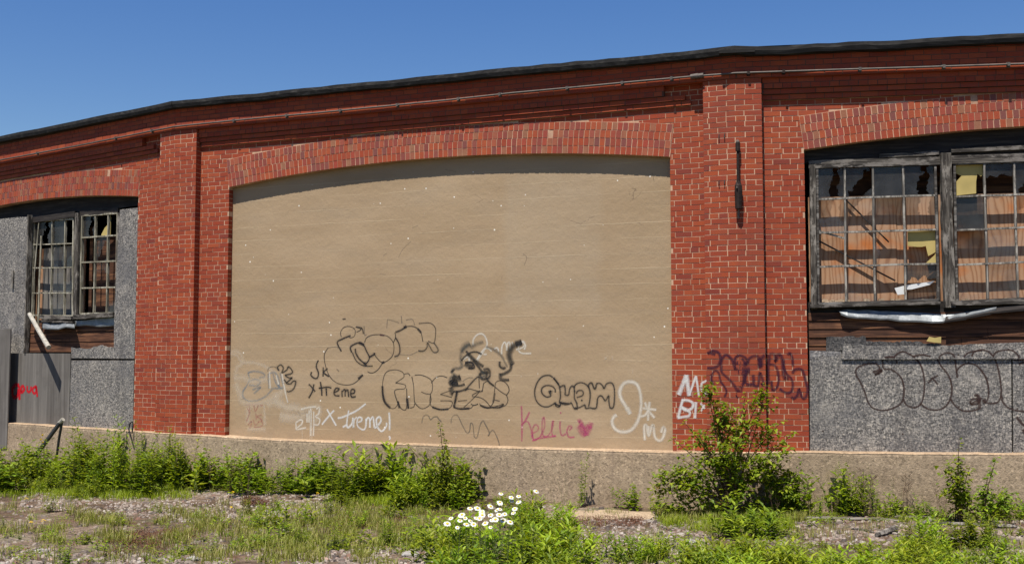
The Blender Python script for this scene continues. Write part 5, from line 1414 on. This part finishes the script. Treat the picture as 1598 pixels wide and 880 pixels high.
# ------------------------------------------------------------------ daisies and yellow flowers
def daisy():
    root = empty('daisy'); s = MB(); s.tube([(0,0,0), (.01,0,.12), (0,.005,.26)], [.002,.002,.0015], 4, False)
    for k in range(5): leaf(s, Vector((.008,0,.03+.04*k)), rdir(k*2.4, .6), Vector((0,0,1)), .045, .01)
    s.build('stem', mat_stem).parent = root
    p = MB(); n = 17; c = Vector((0,.005,.262)); tl_ = Vector((0,-.55,.84)).normalized(); a = Vector((1,0,0)); b_ = tl_.cross(a)
    for k in range(n):
        t = 2*pi*k/n+random.uniform(-.05,.05); d = a*cos(t)+b_*sin(t); sd = -a*sin(t)+b_*cos(t); L_ = .029*random.uniform(.88, 1.08)
        p.shape([c+d*.006-sd*.002, c+d*.006+sd*.002, c+d*L_*.7+sd*.0050-tl_*.001, c+d*L_+sd*.002-tl_*.004, c+d*L_-sd*.002-tl_*.004, c+d*L_*.7-sd*.0050-tl_*.001], [(0,1,2,3,4,5)])
    p.build('petals', mat_petal).parent = root
    d = MB(); R = .0125
    for j in range(3):
        for k in range(10):
            t0, t1 = 2*pi*k/10, 2*pi*(k+1)/10; e0, e1 = j*pi/6, (j+1)*pi/6
            q = lambda t, e: c+(a*cos(t)+b_*sin(t))*R*cos(e)+tl_*(.0015+R*.5*sin(e))
            d.face([q(t0,e0), q(t1,e0), q(t1,e1), q(t0,e1)])
    d.build('disc', mat_disc, None, True).parent = root
    return root
random.seed(12)
dpts = [(780,770),(794,775),(796,781),(812,774),(811,783),(833,766),(778,784),(784,783),(760,789),(748,792),(756,797),(736,793),(773,796),(782,794),(799,793),(802,800),(789,801),(780,803),(767,803),(705,808),(702,816),(715,812),(716,804),(721,802),(727,808),(731,812),(711,822),(741,808),(749,807),(752,809),(756,816),(739,817),(769,809),(781,811),(791,814),(770,822),(728,818),(747,800),(753,803),(772,811)]
prot = [daisy() for _ in range(3)]; used = [False]*3
for i, (px, py) in enumerate(dpts):
    k = random.randrange(3); D = random.uniform(7.6, 8.6) if py > 785 else random.uniform(8.2, 8.8)
    X = (px-799)/FPX; Y = (440-py)/FPX
    d = Vector((X, cos(PITCH)-Y*sin(PITCH), sin(PITCH)+Y*cos(PITCH))); H = d*D+Vector((0,0,CZ))
    g = gz(H.x, H.y); L_ = max(.1, H.z-g)
    o = prot[k] if not used[k] else copy_tree(prot[k]); used[k] = True
    rz = random.uniform(-.5, .5); s_ = random.uniform(.6, .88)
    # the flower keeps its size; only the stem is stretched to the ground
    o.location = (H.x, H.y, H.z-.262*s_); o.rotation_euler = (random.uniform(-.12, .12), random.uniform(-.12, .12), rz); o.scale = (s_, s_, s_)
    st_ = [c for c in o.children if c.name.startswith('stem')][0]
    st_.scale = (1, 1, (L_+.02)/(.262*s_)); st_.location = (0, 0, .262-(L_+.02)/s_*1.0)
    lab = 'white daisy in the dense flower patch at the front middle'
    if (px, py) == (833,766): lab = 'rightmost and highest white daisy, alone above the patch'
    elif px > 805: lab = 'white daisy at the upper right edge of the flower patch'
    elif py < 783: lab = 'white daisy at the top of the flower patch'
    tag(o, lab, 'daisy', 'daisies in the white flower patch')
def butter():
    root = empty('yellow_flower'); s = MB(); s.tube([(0,0,0), (.004,0,.2)], .0018, 4, False); s.build('stem', mat_stem).parent = root
    p = MB(); c = Vector((.004,0,.2))
    for q in range(3):
        cc = c+Vector((random.uniform(-.03,.03), random.uniform(-.02,.02), random.uniform(-.03,.02)))
        for k in range(6):
            leaf(p, cc, rdir(k*1.05, .5), Vector((0,0,1)), .02, .014, droop=0)
    p.build('petals', mat_butter).parent = root; return root
bt = butter(); first = True
for px, py, lab in ((40,778,'yellow wildflower at the left edge of the pale gravel'), (62,688,None), (50,815,None), (70,812,None), (362,768,'yellow wildflower left of the grassy middle'), (358,792,None), (508,742,'yellow wildflower in the weeds below the white writing'), (868,855,'yellow wildflower in the plants right of the daisies'), (498,770,None)):
    o = bt if first else copy_tree(bt); first = False
    P = gp(px, max(py+14, 760)); o.location = P; h = max(.05, (max(py+14, 760)-py)/FPX*depth_of(P)); o.scale = (1.1, 1.1, h/.2); o.rotation_euler = (0,0,random.random()*6)
    tag(o, lab or ('small yellow wildflower low on the left of the yard' if px < 100 and py > 700 else ('yellow flower in front of the broken handrail' if px < 100 else 'tiny yellow flower under the weeds of the tan wall')), 'wildflower', 'yellow wildflowers')

# ------------------------------------------------------------------ planks, stones, slab
def gtube(pts, r, name, mat, label, cat, flatn=.6):
    b = MB(); q = [gp(*p)+Vector((0,0,.02)) for p in pts]; b.tube(q, r, 7); o = b.build(name, mat); tag(o, label, cat); return o
def plank(p, q, w_, th, label, name='plank', mat=None, tilt=0):
    b = MB(); a, c = gp(*p)+Vector((0,0,th*.35)), gp(*q)+Vector((0,0,th*.35+tilt)); K = 10; pp = []
    for k in range(K+1):
        v = a.lerp(c, k/K); v.z = max(v.z if tilt else -9, gz(v.x, v.y)+th*.3); pp.append(v+Vector((random.uniform(-.008,.008), random.uniform(-.012,.012), random.uniform(-.004,.004))))
    b.tube(pp, [th*.55*random.uniform(.75, 1.15)*(.6 if k in (0, K) else 1) for k in range(K+1)], 6)
    o = b.build(name, mat or mat_plank); tag(o, label, 'plank'); return o
plank((1246, 810), (1402, 814), .09, .045, 'long silvered plank lying along the right weeds')
plank((1395, 808), (1460, 809), .07, .04, 'short grey plank behind the end of the long one')
plank((1425, 822), (1458, 817), .07, .04, 'short tilted grey board right of the dark log', tilt=.03)
plank((1368, 838), (1400, 829), .08, .06, 'dark weathered log end on the gravel', 'log', mat_post, .02)
plank((1400, 838), (1438, 838), .25, .03, 'pale flat board on the gravel at the right', 'plank', mat_plank)
plank((1462, 818), (1588, 824), .08, .05, 'dark timber lying along the far right gravel', 'plank', mat_post)
plank((1330, 826), (1362, 831), .05, .03, 'thin grey stick on the dark gravel', 'stick', mat_post)
b = MB(); c = gp(950, 802)
def slab(pts, th, name, mat, label, cat):
    b = MB(); q = [gp(*p) for p in pts]; n = len(q)
    vs = [(p.x, p.y, p.z-.02) for p in q]+[(p.x, p.y, p.z+th+random.uniform(.006, .014)) for p in q]
    b.shape(vs, [tuple(range(n, 2*n))]+[(k, (k+1) % n, n+(k+1) % n, n+k) for k in range(n)]); o = b.build(name, mat); tag(o, label, cat); return o
slab([(884,811),(900,813.5),(930,810),(956,812),(980,809),(1012,812),(1024,805),(1015,800),(985,799),(950,796),(915,798),(886,797)], .004, 'concrete_slab', mat_found, 'flat tan concrete slab before the tan foundation', 'slab')
def rock(px, py, r, label, mat, sq=.6, name='rock'):
    bm = bmesh.new(); bmesh.ops.create_icosphere(bm, subdivisions=3, radius=r)
    sd = random.random()*50
    for v in bm.verts:
        k = 1+.35*noise.noise(v.co/r*1.1+Vector((sd, 0, 0)))+.12*noise.noise(v.co/r*3+Vector((sd, 0, 0))); v.co = Vector((v.co.x*k*1.3, v.co.y*k, v.co.z*k*sq))
    me = bpy.data.meshes.new(name); bm.to_mesh(me); bm.free(); me.materials.append(mat); o = bpy.data.objects.new(name, me); COL.objects.link(o)
    P = gp(px, py); o.location = P+Vector((0,0,r*sq*.3)); o.rotation_euler = (0,0,random.random()*6); tag(o, label, 'rock'); return o

mat_rock = stone_mat('rock_faces', [(0, (.26,.24,.22)), (1, (.33,.31,.28))])
mat_rockr = stone_mat('reddish_rock', [(0, (.32,.20,.15)), (1, (.38,.26,.20))])
rock(686, 824, .055, 'grey stone at the left end of the daisies', mat_rock)
rock(560, 852, .09, 'reddish broken lump beside the dark wood piece', mat_rockr, .5)
rock(1010, 868, .05, 'pale stone on the front gravel', mat_rock)
rock(640, 868, .07, 'pale grey rubble stone at the bottom, middle of the gravel', mat_rock, .5)
rock(66, 862, .05, 'white stone near the bottom left plant', mat_rock)
rock(300, 874, .06, 'pale stone near the bottom left edge of the grass', mat_rock, .4)
rock(1078, 846, .05, 'pale stone left of the plants before the big shrub', mat_rock, .5)
mat_rubble = stone_mat('rubble', [(0, (.22,.19,.16)), (1, (.30,.26,.22))])
for i in range(30):
    z = random.choice(GRAVEL[1:]); x0, x1 = min(p[0] for p in z), max(p[0] for p in z); y0, y1 = min(p[1] for p in z), max(p[1] for p in z)
    o = rock(random.uniform(x0, x1), random.uniform(y0, min(y1, 882)), random.uniform(.022, .045), 'small loose stone lying on the gravel', mat_rubble if i % 4 else mat_rockr, .5); o['group'] = 'small loose stones'
plank((512, 856), (545, 850), .09, .075, 'dark rotten wood piece beside the reddish lump', 'wood_lump', mat_head, .01)
